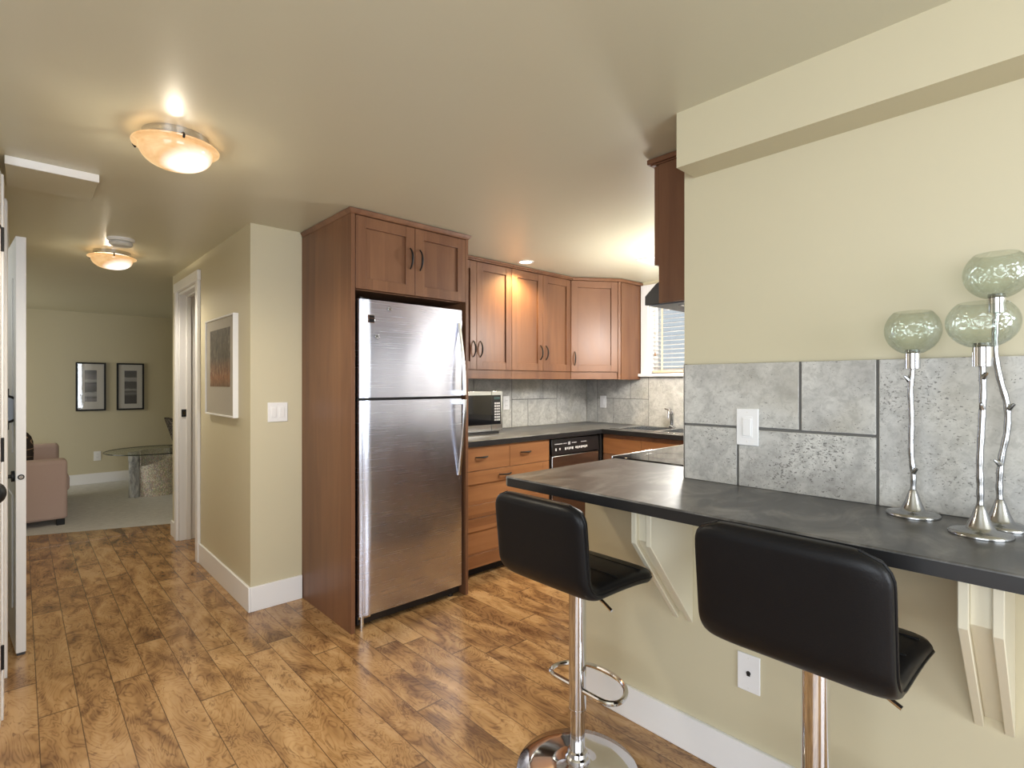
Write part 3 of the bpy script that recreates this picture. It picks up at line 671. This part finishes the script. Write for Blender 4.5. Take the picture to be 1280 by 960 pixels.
def fridge_handle(parent, za, zb):
    m = MB(); rs = []; x0, x1 = 1.928, 1.954
    for i in range(17):
        s = i/16; z = za + (zb-za)*s; off = .004 + .054*(math.sin(s*PI/2)**1.15); th = .010
        dy = rf - off; rs.append([(x0, dy, z), (x0+.006, dy-th*.6, z), (x1-.006, dy-th*.6, z), (x1, dy, z), (x1-.004, dy+th*.5, z), (x0+.004, dy+th*.5, z)])
    m.rings(rs); s_ = 1 if zb > za else -1
    m.hexa([(x0+.004, rf-.056, min(zb, zb-s_*.03)), (x1-.004, rf-.056, min(zb, zb-s_*.03)), (x1-.004, rf+.004, min(zb, zb-s_*.03)), (x0+.004, rf+.004, min(zb, zb-s_*.03)),
            (x0+.004, rf-.056, max(zb, zb-s_*.03)), (x1-.004, rf-.056, max(zb, zb-s_*.03)), (x1-.004, rf+.004, max(zb, zb-s_*.03)), (x0+.004, rf+.004, max(zb, zb-s_*.03))])
    build(m, 'handle', M['steel_plain'], parent, .001)
fridge_handle(fd, 1.655, 1.218); fridge_handle(rd, .735, 1.193)
build(MB().box(rx0+.006, rx1-.006, rf+.035, 2.64, .012, .062), 'toe_grille', M['black_plastic'], t, .003)
m = MB().cyl((rx0+.028, rf+.035, 1.732), (rx0+.028, rf+.035, 1.745), .012, seg=14).box(rx0+.016, rx0+.075, rf+.03, rf+.10, 1.734, 1.742); build(m, 'top_hinge', M['black_plastic'], t)
m = MB().cyl((rx0+.03, rf+.03, 0), (rx0+.03, rf+.03, .06), .013, seg=14).box(rx0+.01, rx0+.08, rf+.025, rf+.08, .045, .062); build(m, 'bottom_hinge', M['chrome'], t)
build(MB().cyl((rx1-.06, rf+.05, 0), (rx1-.06, rf+.05, .03), .016, seg=14), 'levelling_foot', M['black_plastic'], t)
build(MB().box(1.337, 1.378, rf-.0045, rf+.001, 1.609, 1.652), 'badge', M['chrome'], fd, .001)
for a, b in ((1.637, 1.648), (1.613, 1.632)): build(MB().box(1.345, 1.374, rf-.006, rf-.0043, a, b), 'badge_inset', M['black_plastic'], fd)
for x, z, lb in ((1.466, 1.692, 'small round silver magnet near the top edge of the freezer door'), (1.390, 1.538, 'small round silver magnet below the badge on the freezer door')):
    g = thing('fridge_magnet', (x, rf-.006, z), lb, 'magnet', 'round magnets on the freezer door')
    m = MB().cyl((x, rf-.0025, z), (x, rf-.008, z), .008, seg=16); build(m, 'disc', M['silver'], g)
    m = MB()
    for i in range(6): a = i*PI/3; m.sph((x+.009*math.cos(a), rf-.0065, z+.009*math.sin(a)), .0048, 1, .6, 1, 10, 6)
    build(m, 'petals', M['silver'], g)

# ------------------------------------------------------------------ bar counter, brackets
t = thing('bar_countertop', (1.5, .3, .92), 'long charcoal breakfast bar countertop carried by cream brackets', 'countertop')
r = .022; cor = [(1.275+r-r*math.sin(a), 1.41-r+r*math.cos(a)) for a in [PI/2*i/6 for i in range(7)]]
pl = [(1.275,-2.7),(1.864,-2.7),(1.864,.802),(1.949,.802),(1.949,1.41)] + cor
build(MB().ext([(x, y, .9205) for x, y in pl], (0,0,.035)), 'slab', M['counter'], t, .0045, seg=3)
build(MB().box(1.2735, 1.2755, -2.7, 1.388, .922, .951).box(1.297, 1.949, 1.4095, 1.4115, .922, .951), 'edge_band', simple('black_edge_band', (.012, .012, .013), .35), t)
for y0, lb in ((.914, 'cream wooden bracket under the bar between the two stools'), (.098, 'cream wooden bracket under the bar at the right edge, beyond the near stool')):
    t = thing('counter_bracket', (1.6, y0+.037, .45), lb, 'bracket', 'cream brackets under the bar')
    P_ = [(1.7195,.9195),(1.452,.9195),(1.452,.772),(1.7195,.450)]; Pi = [(1.7195,.9195),(1.466,.9195),(1.466,.782),(1.7195,.478)]
    for a, b in ((y0, y0+.019), (y0+.055, y0+.074)): build(MB().ext([(x, a, z) for x, z in P_], (0, b-a, 0)), 'side_board', M['corbel'], t, .002)
    build(MB().ext([(x, y0+.019, z) for x, z in Pi], (0, .036, 0)), 'centre_board', M['corbel'], t, .001)

# ------------------------------------------------------------------ bar stools
def smooth_loop(P, k):
    n = len(P); out = []
    for i in range(n):
        p0, p1, p2, p3 = P[i-1], P[i], P[(i+1) % n], P[(i+2) % n]
        for j in range(k):
            s = j/k; out.append(.5*((2*p1)+(p2-p0)*s+(2*p0-5*p1+4*p2-p3)*s*s+(3*p1-p0-3*p2+p3)*s**3))
    return out
def stool(x, y, lift, rz, label):
    t = thing('bar_stool', (x, y, 0), label, 'bar stool', 'black stools at the breakfast bar', rz, local=True)
    build(MB().lathe([(.201,0),(.203,.004),(.199,.010),(.15,.016),(.09,.022),(.05,.028),(.042,.034)], seg=64), 'base', M['chrome'], t, angle=60)
    build(MB().lathe([(.042,.034),(.040,.050),(.034,.056),(.033,.068),(.027,.072)], seg=32), 'collar', M['chrome'], t)
    build(MB().cyl((0,0,.066), (0,0,.30), .0245, seg=32), 'lower_column', M['chrome'], t)
    zs = .632 + lift
    build(MB().cyl((0,0,.208), (0,0,zs), .0285, seg=32).lathe([(.0292,.205),(.0292,.211)], seg=32), 'upper_column', M['chrome'], t)
    zf = .275
    P0 = [(.150,0),(.146,.045),(.128,.092),(.092,.128),(.052,.143),(.020,.138),(.002,.116),(-.002,.08),(-.002,.03)]
    P0 = P0 + [(x_, -y_) for x_, y_ in reversed(P0[1:])]
    pts = smooth_loop([V((x_, y_, zf)) for x_, y_ in P0], 4)
    build(MB().tube(pts, .0085, 10, True), 'footrest', M['chrome'], t)
    build(MB().box(-.09, .09, -.09, .09, zs, zs+.012).lathe([(.04,zs-.03),(.045,zs)], seg=24), 'seat_plate', M['black'], t, .002)
    build(MB().tube([(-.01,-.03,zs-.008),(-.024,-.09,zs-.012),(-.034,-.135,zs-.022),(-.040,-.170,zs-.036)], [.0055,.0055,.005,.005], 10), 'lift_lever', M['chrome'], t)
    # one bent padded shell: seat, curve, backrest
    zc = zs + .037; pth = []
    for i in range(13): s = i/12; pth.append((.184 - .294*s, zc + .012*(1-s)**3*-1.6))
    R_ = .062; x0 = pth[-1][0]
    for i in range(1, 11): a = math.radians(84)*i/10; pth.append((x0 - R_*math.sin(a), zc + R_*(1-math.cos(a))))
    xb, zb = pth[-1]; dx, dz = -math.cos(math.radians(84)), math.sin(math.radians(84))
    for i in range(1, 15): s = i/14; pth.append((xb + dx*.205*s, zb + dz*.212*s))
    n = len(pth); rs = []; W = .190; T = .0245; N = 40
    L_ = [0]
    for a, b in zip(pth, pth[1:]): L_.append(L_[-1] + math.hypot(b[0]-a[0], b[1]-a[1]))
    tot = L_[-1]
    for i, (px, pz) in enumerate(pth):
        a = pth[max(0,i-1)]; b = pth[min(n-1,i+1)]; tx, tz = b[0]-a[0], b[1]-a[1]; l = math.hypot(tx, tz); tx /= l; tz /= l
        nx, nz = tz, -tx            # inner side normal (up on the seat / forward on the back): flip
        nx, nz = -nx, -nz
        e = min(L_[i], tot-L_[i]); cr = .055
        w = W - cr + math.sqrt(max(0, cr*cr - (cr-min(e, cr))**2)) if e < cr else W
        th = T*(.45 + .55*math.sqrt(max(0, 1-(1-min(1, e/.022))**2)))
        ring = []
        for k in range(N):
            q = 2*PI*k/N; c_, s_ = math.cos(q), math.sin(q)
            yy = math.copysign(abs(c_)**.28, c_)*w; hh = math.copysign(abs(s_)**.62, s_)*th
            ring.append((px + nx*hh, yy, pz + nz*hh))
        rs.append(ring)
    sh = build(MB().rings(rs), 'seat_shell', M['leather'], t, angle=70)
    # stitched seams: piping round the edge of the back and across the seat
    for off in (.0,):
        for sgn in (-1, 1):
            ps = []
            for i, (px, pz) in enumerate(pth):
                if i < 1 or i > n-1: continue
                e = min(L_[i], tot-L_[i]); cr = .055
                w = W - cr + math.sqrt(max(0, cr*cr - (cr-min(e, cr))**2)) if e < cr else W
                ps.append((px, sgn*(w+.0005), pz))
            build(MB().tube(ps, .0028, 6), 'piping', M['leather'], sh)
    for i in (3, 8):
        px, pz = pth[i]; build(MB().tube([(px, y_, pz+T*.985) for y_ in (-.17,-.1,0,.1,.17)], .0022, 6), 'seam', M['black'], sh)
    m = MB().box(-.10, .15, -.155, .155, zs+.0105, zs+.0165); build(m, 'under_cover', M['black_plastic'], t)
    return t
stool(1.359, 1.135, 0.0, -.01, 'black leather swivel bar stool nearer the kitchen, at the corner of the bar')
stool(1.325, .405, .047, -.02, 'black leather swivel bar stool nearest the camera, in front of the wall jack')

# ------------------------------------------------------------------ candle holders on the bar
def holder(bx, by, r, zc0, zc1, cr, br, zb1, path, knots, label):
    zt = .9555
    t = thing('candle_holder', (bx, by, zt), label, 'candle holder', 'tall silver candle holders on the bar')
    build(MB().lathe([(r,0),(r*1.01,.003),(r*.985,.008),(r*.8,.0115),(.027,.015),(.024,.020),(.0165,.038),(.0115,.055),(.0085,.064),(.0066,.067)], (bx,by,zt), 40), 'base', M['silver'], t, angle=60)
    rr = random.Random(int(bx*1e4)); tx, ty = path[-1][0], path[-1][1]
    # smooth the stem
    P_ = [V(p) for p in path]; pts = []
    for i in range(len(P_)-1):
        p0, p1, p2, p3 = P_[max(0,i-1)], P_[i], P_[i+1], P_[min(len(P_)-1,i+2)]
        for k in range(6):
            s = k/6; pts.append(.5*((2*p1)+(p2-p0)*s+(2*p0-5*p1+4*p2-p3)*s*s+(3*p1-p0-3*p2+p3)*s**3))
    pts.append(P_[-1])
    build(MB().tube(pts, [.0066 + .0005*math.sin(i*1.7) for i in range(len(pts))], 12), 'stem', M['silver'], t)
    for kx, ky, kz, dy in knots: build(MB().tube([(kx, ky, kz-.004), (kx-.004, ky+dy*.5, kz+.003), (kx-.006, ky+dy, kz+.008)], [.0062, .0048, .0030], 8), 'twig_knot', M['silver'], t)
    build(MB().lathe([(cr*.6,zc0),(cr,zc0+.001),(cr,zc1-.001),(cr*.9,zc1)], (tx,ty,0), 28), 'cup', M['chrome'], t)
    # thin glass bowl
    zb0 = zc1 + .0003; H = zb1 - zb0; prof = []; Rv = br; K = 16
    zc = zb0 + H*.47; a0 = -1.20; a1 = .86; sc = H/(math.sin(a1)-math.sin(a0))
    out = [(Rv*math.cos(a), zb0 + (math.sin(a)-math.sin(a0))*sc) for a in [a0+(a1-a0)*i/K for i in range(K+1)]]
    inn = [(max(.002, q-.0016), z+.0006) for q, z in reversed(out)]
    bowl = build(MB().lathe([(.001, zb0)] + out + inn + [(.001, zb0+.0012)], (tx,ty,0), 44, False, False), 'glass_bowl', M['crackle'], t, angle=75)
    build(MB().lathe([(cr*.95, zb0+.0018),(cr*.9, zb0+.008),(cr*.3,zb0+.0085)], (tx,ty,0), 24), 'candle_dish', M['silver'], bowl)
    return t
holder(1.648, .281, .056, 1.326, 1.366, .0165, .0595, 1.470,
       [(1.648,.281,1.016),(1.648,.2805,1.06),(1.648,.285,1.12),(1.648,.284,1.20),(1.648,.286,1.27),(1.648,.282,1.328)],
       [(1.646,.280,1.068,-.009),(1.646,.288,1.30,.009)], 'tall silver candle holder standing alone, left of the pair on the bar')
holder(1.545, .1440, .056, 1.326, 1.370, .0175, .0640, 1.467,
       [(1.545,.144,1.016),(1.545,.144,1.06),(1.545,.1445,1.12),(1.545,.1415,1.20),(1.545,.1395,1.27),(1.545,.1405,1.328)],
       [(1.539,.140,1.238,.0015),(1.543,.1395,1.305,-.008)], 'silver candle holder at the front of the pair, nearest the bar edge')
holder(1.655, .120, .053, 1.452, 1.488, .0170, .0610, 1.590,
       [(1.655,.120,1.016),(1.655,.121,1.06),(1.655,.117,1.12),(1.655,.108,1.18),(1.655,.108,1.24),(1.655,.120,1.30),(1.655,.128,1.36),(1.655,.128,1.41),(1.655,.126,1.455)],
       [(1.652,.119,1.105,.010),(1.652,.105,1.235,-.010)], 'tallest silver candle holder, behind the front one against the tiles')

# ------------------------------------------------------------------ plates on the walls
def plate(name, F, u, z, w, h, label, cat, kind, group=None):
    O, uu, n = F; p = O + uu*u + V((0,0,z)); t = thing(name, p, label, cat, group)
    build(MB().fbox(F, u-w/2, u+w/2, .0003, .006, z-h/2, z+h/2), 'cover_plate', M['plastic'], t, .002)
    if kind == 'rocker' or kind == 'rocker3':
        k = 1 if kind == 'rocker' else 2; step = .046
        for i in range(k):
            c = u + (i-(k-1)/2)*step
            build(MB().fbox(F, c-.0165, c+.0165, .006, .0075, z-.034, z+.034), 'switch_frame', M['plastic'], t, .0005)
            build(MB().fbox(F, c-.013, c+.013, .0075, .0105, z-.028, z+.028), 'rocker', M['plastic'], t, .002)
    elif kind == 'outlet':
        for s in (-1, 1):
            f = build(MB().fbox(F, u-.017, u+.017, .006, .009, z+s*.021-.014, z+s*.021+.014), 'socket', M['plastic'], t, .003)
            for q in (-.006, .006): build(MB().fbox(F, u+q-.001, u+q+.001, .009, .0093, z+s*.021-.004, z+s*.021+.005), 'slot', M['gap'], f)
    elif kind == 'jack':
        c = O + uu*u + V((0,0,z)); build(MB().cyl(c+n*.006, c+n*.0075, .007, seg=16).fbox(F, u-.005, u+.005, .006, .0078, z-.009, z), 'jack_hole', M['gap'], t)
    if kind != 'outlet':
        for s in (-1, 1):
            c = O + uu*u + V((0,0,z+s*h*.40)); build(MB().cyl(c+n*.006, c+n*.007, .0028, seg=10), 'screw', M['mat_board'], t)
plate('light_switch', (V((1.715,0,0)), V((0,-1,0)), V((-1,0,0))), -.722, 1.149, .070, .118, 'white rocker light switch on the grey stone tiles above the bar', 'light switch', 'rocker')
plate('wall_jack', (V((1.72,0,0)), V((0,-1,0)), V((-1,0,0))), -.720, .356, .072, .120, 'white plate with one phone jack on the half wall below the bar', 'wall plate', 'jack')
plate('light_switch', (V((0,3.18,0)), V((1,0,0)), V((0,-1,0))), 1.098, 1.122, .112, .112, 'white double rocker light switch on the pillar beside the refrigerator cabinet', 'light switch', 'rocker3')
plate('wall_outlet', (V((0,8.64,0)), V((1,0,0)), V((0,-1,0))), .731, .35, .075, .12, 'white outlet on the far sitting room wall left of the glass table', 'outlet', 'outlet')
plate('wall_outlet', (V((0,WY-.010,0)), V((1,0,0)), V((0,-1,0))), 3.012, 1.122, .072, .115, 'white outlet on the tiles right of the microwave', 'outlet', 'outlet')
plate('light_switch', (V((WXR-.010,0,0)), V((0,-1,0)), V((-1,0,0))), -3.095, 1.112, .072, .115, 'white switch plate on the tiles in the kitchen corner below the angled cabinet', 'light switch', 'rocker')

# ------------------------------------------------------------------ ceiling lights and fittings
def ceiling_light(x, y, power, label, omni=0):
    t = thing('ceiling_light', (x, y, CEIL), label, 'ceiling light', 'amber glass ceiling lights')
    build(MB().lathe([(.106,-.004),(.106,-.026),(.100,-.030),(.05,-.032)][::-1] + [(.106,0)], (x,y,CEIL), 40), 'pan', M['steel_plain'], t)
    prof = [(.118*math.cos(a)**.8 if a < PI/2-.01 else .002, -.050 - .068*math.sin(a)) for a in [PI/2*i/14 for i in range(15)]]
    rim = [(.139, -.040), (.138, -.044), (.126, -.047)]
    inner = [(max(.001, r_-.005), z_+.005) for r_, z_ in reversed(prof)]
    build(MB().lathe(rim + prof + inner + [(.122, -.043), (.137, -.038)], (x,y,CEIL), 48, False, False), 'glass_bowl', M['lamp_glass'], t, angle=60)
    for i in range(3):
        a = .5 + i*2*PI/3; c, s = math.cos(a), math.sin(a)
        build(MB().tube([(x+.10*c, y+.10*s, CEIL-.024), (x+.132*c, y+.132*s, CEIL-.033), (x+.1415*c, y+.1415*s, CEIL-.041), (x+.134*c, y+.134*s, CEIL-.049)], .004, 8), 'clip', M['black'], t)
    build(MB().sph((x+.03, y-.02, CEIL-.072), .020), 'bulb', M['bulb'], t)
    l = point('lamp_light', (x+.0, y, CEIL-.043), power, (1, .88, .68), .03); l.parent = t; l.location = (0, 0, -.040)
    d = bpy.data.lights.new('lamp_glow', 'SPOT'); d.energy = power*5.0; d.color = (1, .89, .72); d.spot_size = 2.95; d.spot_blend = .6; d.shadow_soft_size = .10
    l2 = bpy.data.objects.new('lamp_glow', d); C.objects.link(l2); l2.parent = t; l2.location = (0, 0, -.135)
    if omni:
        l3 = point('kitchen_fill', (x, y, CEIL-.48), omni, (1, .97, .93), .12); l3.parent = t; l3.location = (0, 0, -.48)  # extra fill point below the added kitchen fixture
ceiling_light(.42, 2.255, 9, 'amber glass bowl ceiling light nearest the camera, before the hallway')
ceiling_light(3.32, 1.68, 12, 'added amber glass bowl ceiling light hidden in the kitchen behind the bar wall', 66)  # out-of-view fixture, added to brighten the kitchen
ceiling_light(.465, 4.54, 9, 'amber glass bowl ceiling light further down the hallway beside the smoke detector')
t = thing('smoke_detector', (.463, 4.09, CEIL), 'round white smoke detector on the hallway ceiling', 'smoke detector')
build(MB().lathe([(.072,0),(.072,-.012),(.066,-.016)], (.463,4.09,CEIL), 32), 'base', M['plastic'], t)
build(MB().lathe([(.064,-.016),(.064,-.020),(.055,-.021),(.055,-.025),(.063,-.026),(.062,-.036),(.052,-.046),(.02,-.049)], (.463,4.09,CEIL), 32), 'cover', simple('off_white_plastic', (.62, .62, .60), .4), t)
def downlight(x, y, label, power):
    t = thing('recessed_light', (x, y, CEIL), label, 'recessed light', 'recessed kitchen lights')
    build(MB().lathe([(.060,-.0005),(.060,-.004),(.045,-.005),(.043,-.001)], (x,y,CEIL), 32, False, False), 'trim_ring', M['white'], t)
    build(MB().cyl((x,y,CEIL-.0005), (x,y,CEIL-.003), .043, seg=28), 'lamp', M['bulb'], t)
    d = bpy.data.lights.new('recessed_lamp', 'SPOT'); d.energy = power; d.color = (1, .74, .38); d.spot_size = 2.5; d.spot_blend = .7; d.shadow_soft_size = .035
    l = bpy.data.objects.new('recessed_lamp', d); C.objects.link(l); l.parent = t; l.location = (0, 0, -.012)
downlight(2.755, 2.80, 'small recessed ceiling light close to the wall cabinet doors', 60)
t = thing('ceiling_vent', (3.40, 2.13, CEIL), 'small white slatted air vent in the kitchen ceiling near the window', 'air vent')
build(MB().box(3.30, 3.52, 2.05, 2.20, CEIL-.006, CEIL-.0005), 'frame', M['plastic'], t, .002)
m = MB()
for i in range(6): m.box(3.32, 3.50, 2.068+i*.021, 2.078+i*.021, CEIL-.009, CEIL-.006)
build(m, 'louvres', simple('grey_louvre', (.35, .35, .33), .5), t)

# ------------------------------------------------------------------ pictures
t = thing('framed_painting', (HX, 3.72, 1.08), 'large framed dark painting with taupe mat on the hallway wall', 'picture')
py0, py1, pz0, pz1 = 3.40, 4.045, 1.083, 1.708; fd_ = .030
build(MB().box(HX-fd_, HX-.0005, py0, py0+.010, pz0, pz1).box(HX-fd_, HX-.0005, py1-.010, py1, pz0, pz1).box(HX-fd_, HX-.0005, py0+.010, py1-.010, pz0, pz0+.010).box(HX-fd_, HX-.0005, py0+.010, py1-.010, pz1-.010, pz1), 'frame', M['plastic'], t, .001)
build(MB().box(HX-.022, HX-.001, py0+.010, py1-.010, pz0+.010, pz1-.010), 'mat_board', M['mat_grey'], t)
o = build(MB().box(HX-.0235, HX-.022, py0+.090, py1-.105, pz0+.185, pz1-.075), 'painting', painting_mat(), t); 
bandA = [(0,(.10,.10,.115)),(.13,(.34,.34,.36)),(.20,(.13,.13,.15)),(.26,(.60,.60,.62)),(.36,(.60,.60,.62)),(.37,(.07,.07,.085)),(.60,(.20,.20,.22)),(.66,(.08,.08,.10)),(.70,(.60,.60,.62)),(.76,(.55,.55,.57)),(.77,(.30,.30,.33)),(1,(.14,.14,.16))]
bandB = [(0,(.05,.05,.06)),(.30,(.04,.04,.05)),(.36,(.30,.30,.31)),(.42,(.06,.06,.07)),(.48,(.5,.5,.5)),(.52,(.10,.10,.12)),(.72,(.07,.07,.08)),(.74,(.5,.5,.52)),(.84,(.55,.55,.57)),(.86,(.12,.12,.13)),(1,(.10,.10,.12))]
for x0, x1, bd, ex, lb in ((.514, .818, bandA, (.29, .69, .19, .84), 'black framed set of grey landscape photographs, left one of two on the far wall'), (.930, 1.229, bandB, (.28, .73, .13, .84), 'black framed set of dark landscape photographs, right one of two on the far wall')):
    z0, z1 = .935, 1.556; y1 = 8.64; t = thing('framed_print', ((x0+x1)/2, y1, z0), lb, 'picture', 'framed landscape prints')
    b = .020; fw = .026
    build(MB().box(x0, x0+b, y1-fw, y1-.0005, z0, z1).box(x1-b, x1, y1-fw, y1-.0005, z0, z1).box(x0+b, x1-b, y1-fw, y1-.0005, z0, z0+b).box(x0+b, x1-b, y1-fw, y1-.0005, z1-b, z1), 'frame', M['black'], t, .001)
    build(MB().box(x0+b, x1-b, y1-.014, y1-.001, z0+b, z1-b), 'mat_board', M['mat_board'], t)
    w, h = x1-x0, z1-z0
    a0, a1, c0, c1 = x0+ex[0]*w, x0+ex[1]*w, z0+ex[2]*h, z0+ex[3]*h
    mt = print_mat('landscape_print', [(q, (r_, g_, b_)) for q, (r_, g_, b_) in bd])
    # the photographs start at the bottom of the opening: object z runs from c0-z0
    for nd in mt.node_tree.nodes:
        if nd.type == 'MATH' and nd.operation == 'DIVIDE': nd.inputs[1].default_value = c1-c0
    for nd in mt.node_tree.nodes:
        if nd.type == 'MATH' and nd.operation == 'ADD':
            pass
    o = build(MB().box(a0, a1, y1-.0155, y1-.014, c0, c1), 'photograph', mt, t)
    off = V((a0, 0, c0)) - V(t.location); off.y = 0; o.data.transform(Matrix.Translation(-off)); o.location = off
    build(MB().box(x0+b, x1-b, y1-.018, y1-.017, z0+b, z1-b), 'glass', M['picture_glass'], t)

# ------------------------------------------------------------------ sitting room
t = thing('sofa', (-.25, 7.1, 0), 'mauve fabric sofa at the far left of the carpeted sitting room', 'sofa')
build(MB().box(-.62, .318, 6.28, 6.50, .055, .592), 'arm', M['sofa'], t, .03, seg=3)
build(MB().box(-.62, .318, 7.72, 7.94, .055, .612), 'arm', M['sofa'], t, .03, seg=3)
build(MB().box(-.62, .29, 6.50, 7.72, .055, .27), 'base', M['sofa'], t, .015)
build(MB().box(-.62, -.38, 6.50, 7.72, .27, .64), 'backrest', M['sofa'], t, .04, seg=3)
for y0, y1 in ((6.505, 7.108), (7.112, 7.715)): build(MB().box(-.38, .345, y0, y1, .272, .42), 'seat_cushion', M['sofa'], t, .03, seg=3)
for x in (-.57, .27):
    for y in (6.33, 7.88): build(MB().box(x-.03, x+.03, y-.03, y+.03, .0005, .055), 'leg', M['black'], t, .004)
t = thing('throw_pillow', (-.2, 6.72, .42), 'dark brown striped pillow leaning behind the near sofa arm', 'pillow')
m = MB(); rs = []
N = 24
for i in range(11):
    s = -1 + 2*i/10; k = math.sqrt(max(.02, 1-abs(s)**3)); ring = []
    for j in range(N):
        q = 2*PI*j/N; c, sn = math.cos(q), math.sin(q); ring.append((-.12 + math.copysign(abs(c)**.6, c)*.215, 6.62 + .075*s*k*1.0 + (.06*sn), .652 + math.copysign(abs(sn)**.6, sn)*.215*k*1.0))
    sc = .25 + .75*k
    rs.append([(-.12+(p[0]+.12)*sc, p[1], .652+(p[2]-.652)*sc) for p in ring])
build(m.rings(rs), 'cushion', M['pillow'], t, angle=80)
t = thing('glass_coffee_table', (1.18, 7.25, 0), 'round glass coffee table on a stone and shell mosaic base', 'coffee table')
build(MB().lathe([(.463,.512),(.470,.518),(.470,.524),(.463,.530),(.3,.530)], (1.135,7.25,0), 56), 'glass_top', M['tabletop_glass'], t)
build(MB().tube([(1.135+.470*math.cos(a), 7.25+.470*math.sin(a), .521) for a in [2*PI*i/64 for i in range(64)]], .0055, 8, True), 'glass_edge', simple('dark_glass_edge', (.02, .03, .028), .15), t)
m = MB(); rs = []
for i in range(7):
    z = .511*i/6; ring = []
    for j in range(18):
        a = 2*PI*j/18; q = .048*(1+.12*math.sin(3*a+z*9)+.06*math.sin(7*a+z*23)); ring.append((.945+q*1.05*math.cos(a), 7.28+q*math.sin(a), z))
    rs.append(ring)
build(m.rings(rs), 'stone_pillar', M['stone'], t, angle=50)
def shell(a0, a1, hfun, R0, flare, th, name, mat, cx_=1.165, cy_=7.33):
    m = MB(); K = 22; J = 8; outer = []; 
    grid = []
    for side in (0, 1):
        g = []
        for i in range(K+1):
            a = a0 + (a1-a0)*i/K; h = hfun(i/K); row = []
            for j in range(J+1):
                s = j/J; z = h*s; r_ = R0 + flare(i/K)*s**1.2 - side*th; row.append(m.bm.verts.new((cx_+r_*math.cos(a), cy_+r_*math.sin(a), z)))
            g.append(row)
        grid.append(g)
    for side in (0, 1):
        for i in range(K):
            for j in range(J): g = grid[side]; m.face([g[i][j], g[i+1][j], g[i+1][j+1], g[i][j+1]])
    A_, B_ = grid
    for i in range(K): m.face([A_[i][J], A_[i+1][J], B_[i+1][J], B_[i][J]]); m.face([A_[i][0], A_[i+1][0], B_[i+1][0], B_[i][0]])
    for j in range(J): m.face([A_[0][j], A_[0][j+1], B_[0][j+1], B_[0][j]]); m.face([A_[K][j], A_[K][j+1], B_[K][j+1], B_[K][j]])
    build(m, name, mat, t, angle=50)
shell(math.radians(203), math.radians(338), lambda s: .345+.16*s**1.5, .175, lambda s: .015+.05*s, .03, 'mosaic_shell', M['mosaic'])
shell(math.radians(20), math.radians(158), lambda s: .510, .175, lambda s: .01, .03, 'back_shell', M['mosaic'])
t = thing('accent_chair', (1.80, 8.2, 0), 'dark patterned chair behind the glass table, half hidden by the hallway wall', 'chair')
m = MB().hexa([(1.55,7.95,.40),(1.625,7.95,.40),(1.625,8.43,.40),(1.55,8.43,.40),(1.418,7.97,.828),(1.476,7.97,.828),(1.476,8.41,.828),(1.418,8.41,.828)]); build(m, 'backrest', M['zebra'], t, .012)
build(MB().box(1.54, 2.05, 7.94, 8.44, .34, .43), 'seat', M['zebra'], t, .02)
for x in (1.58, 2.01):
    for y in (7.98, 8.40): build(MB().box(x-.02, x+.02, y-.02, y+.02, .0005, .34), 'leg', M['black'], t, .003)
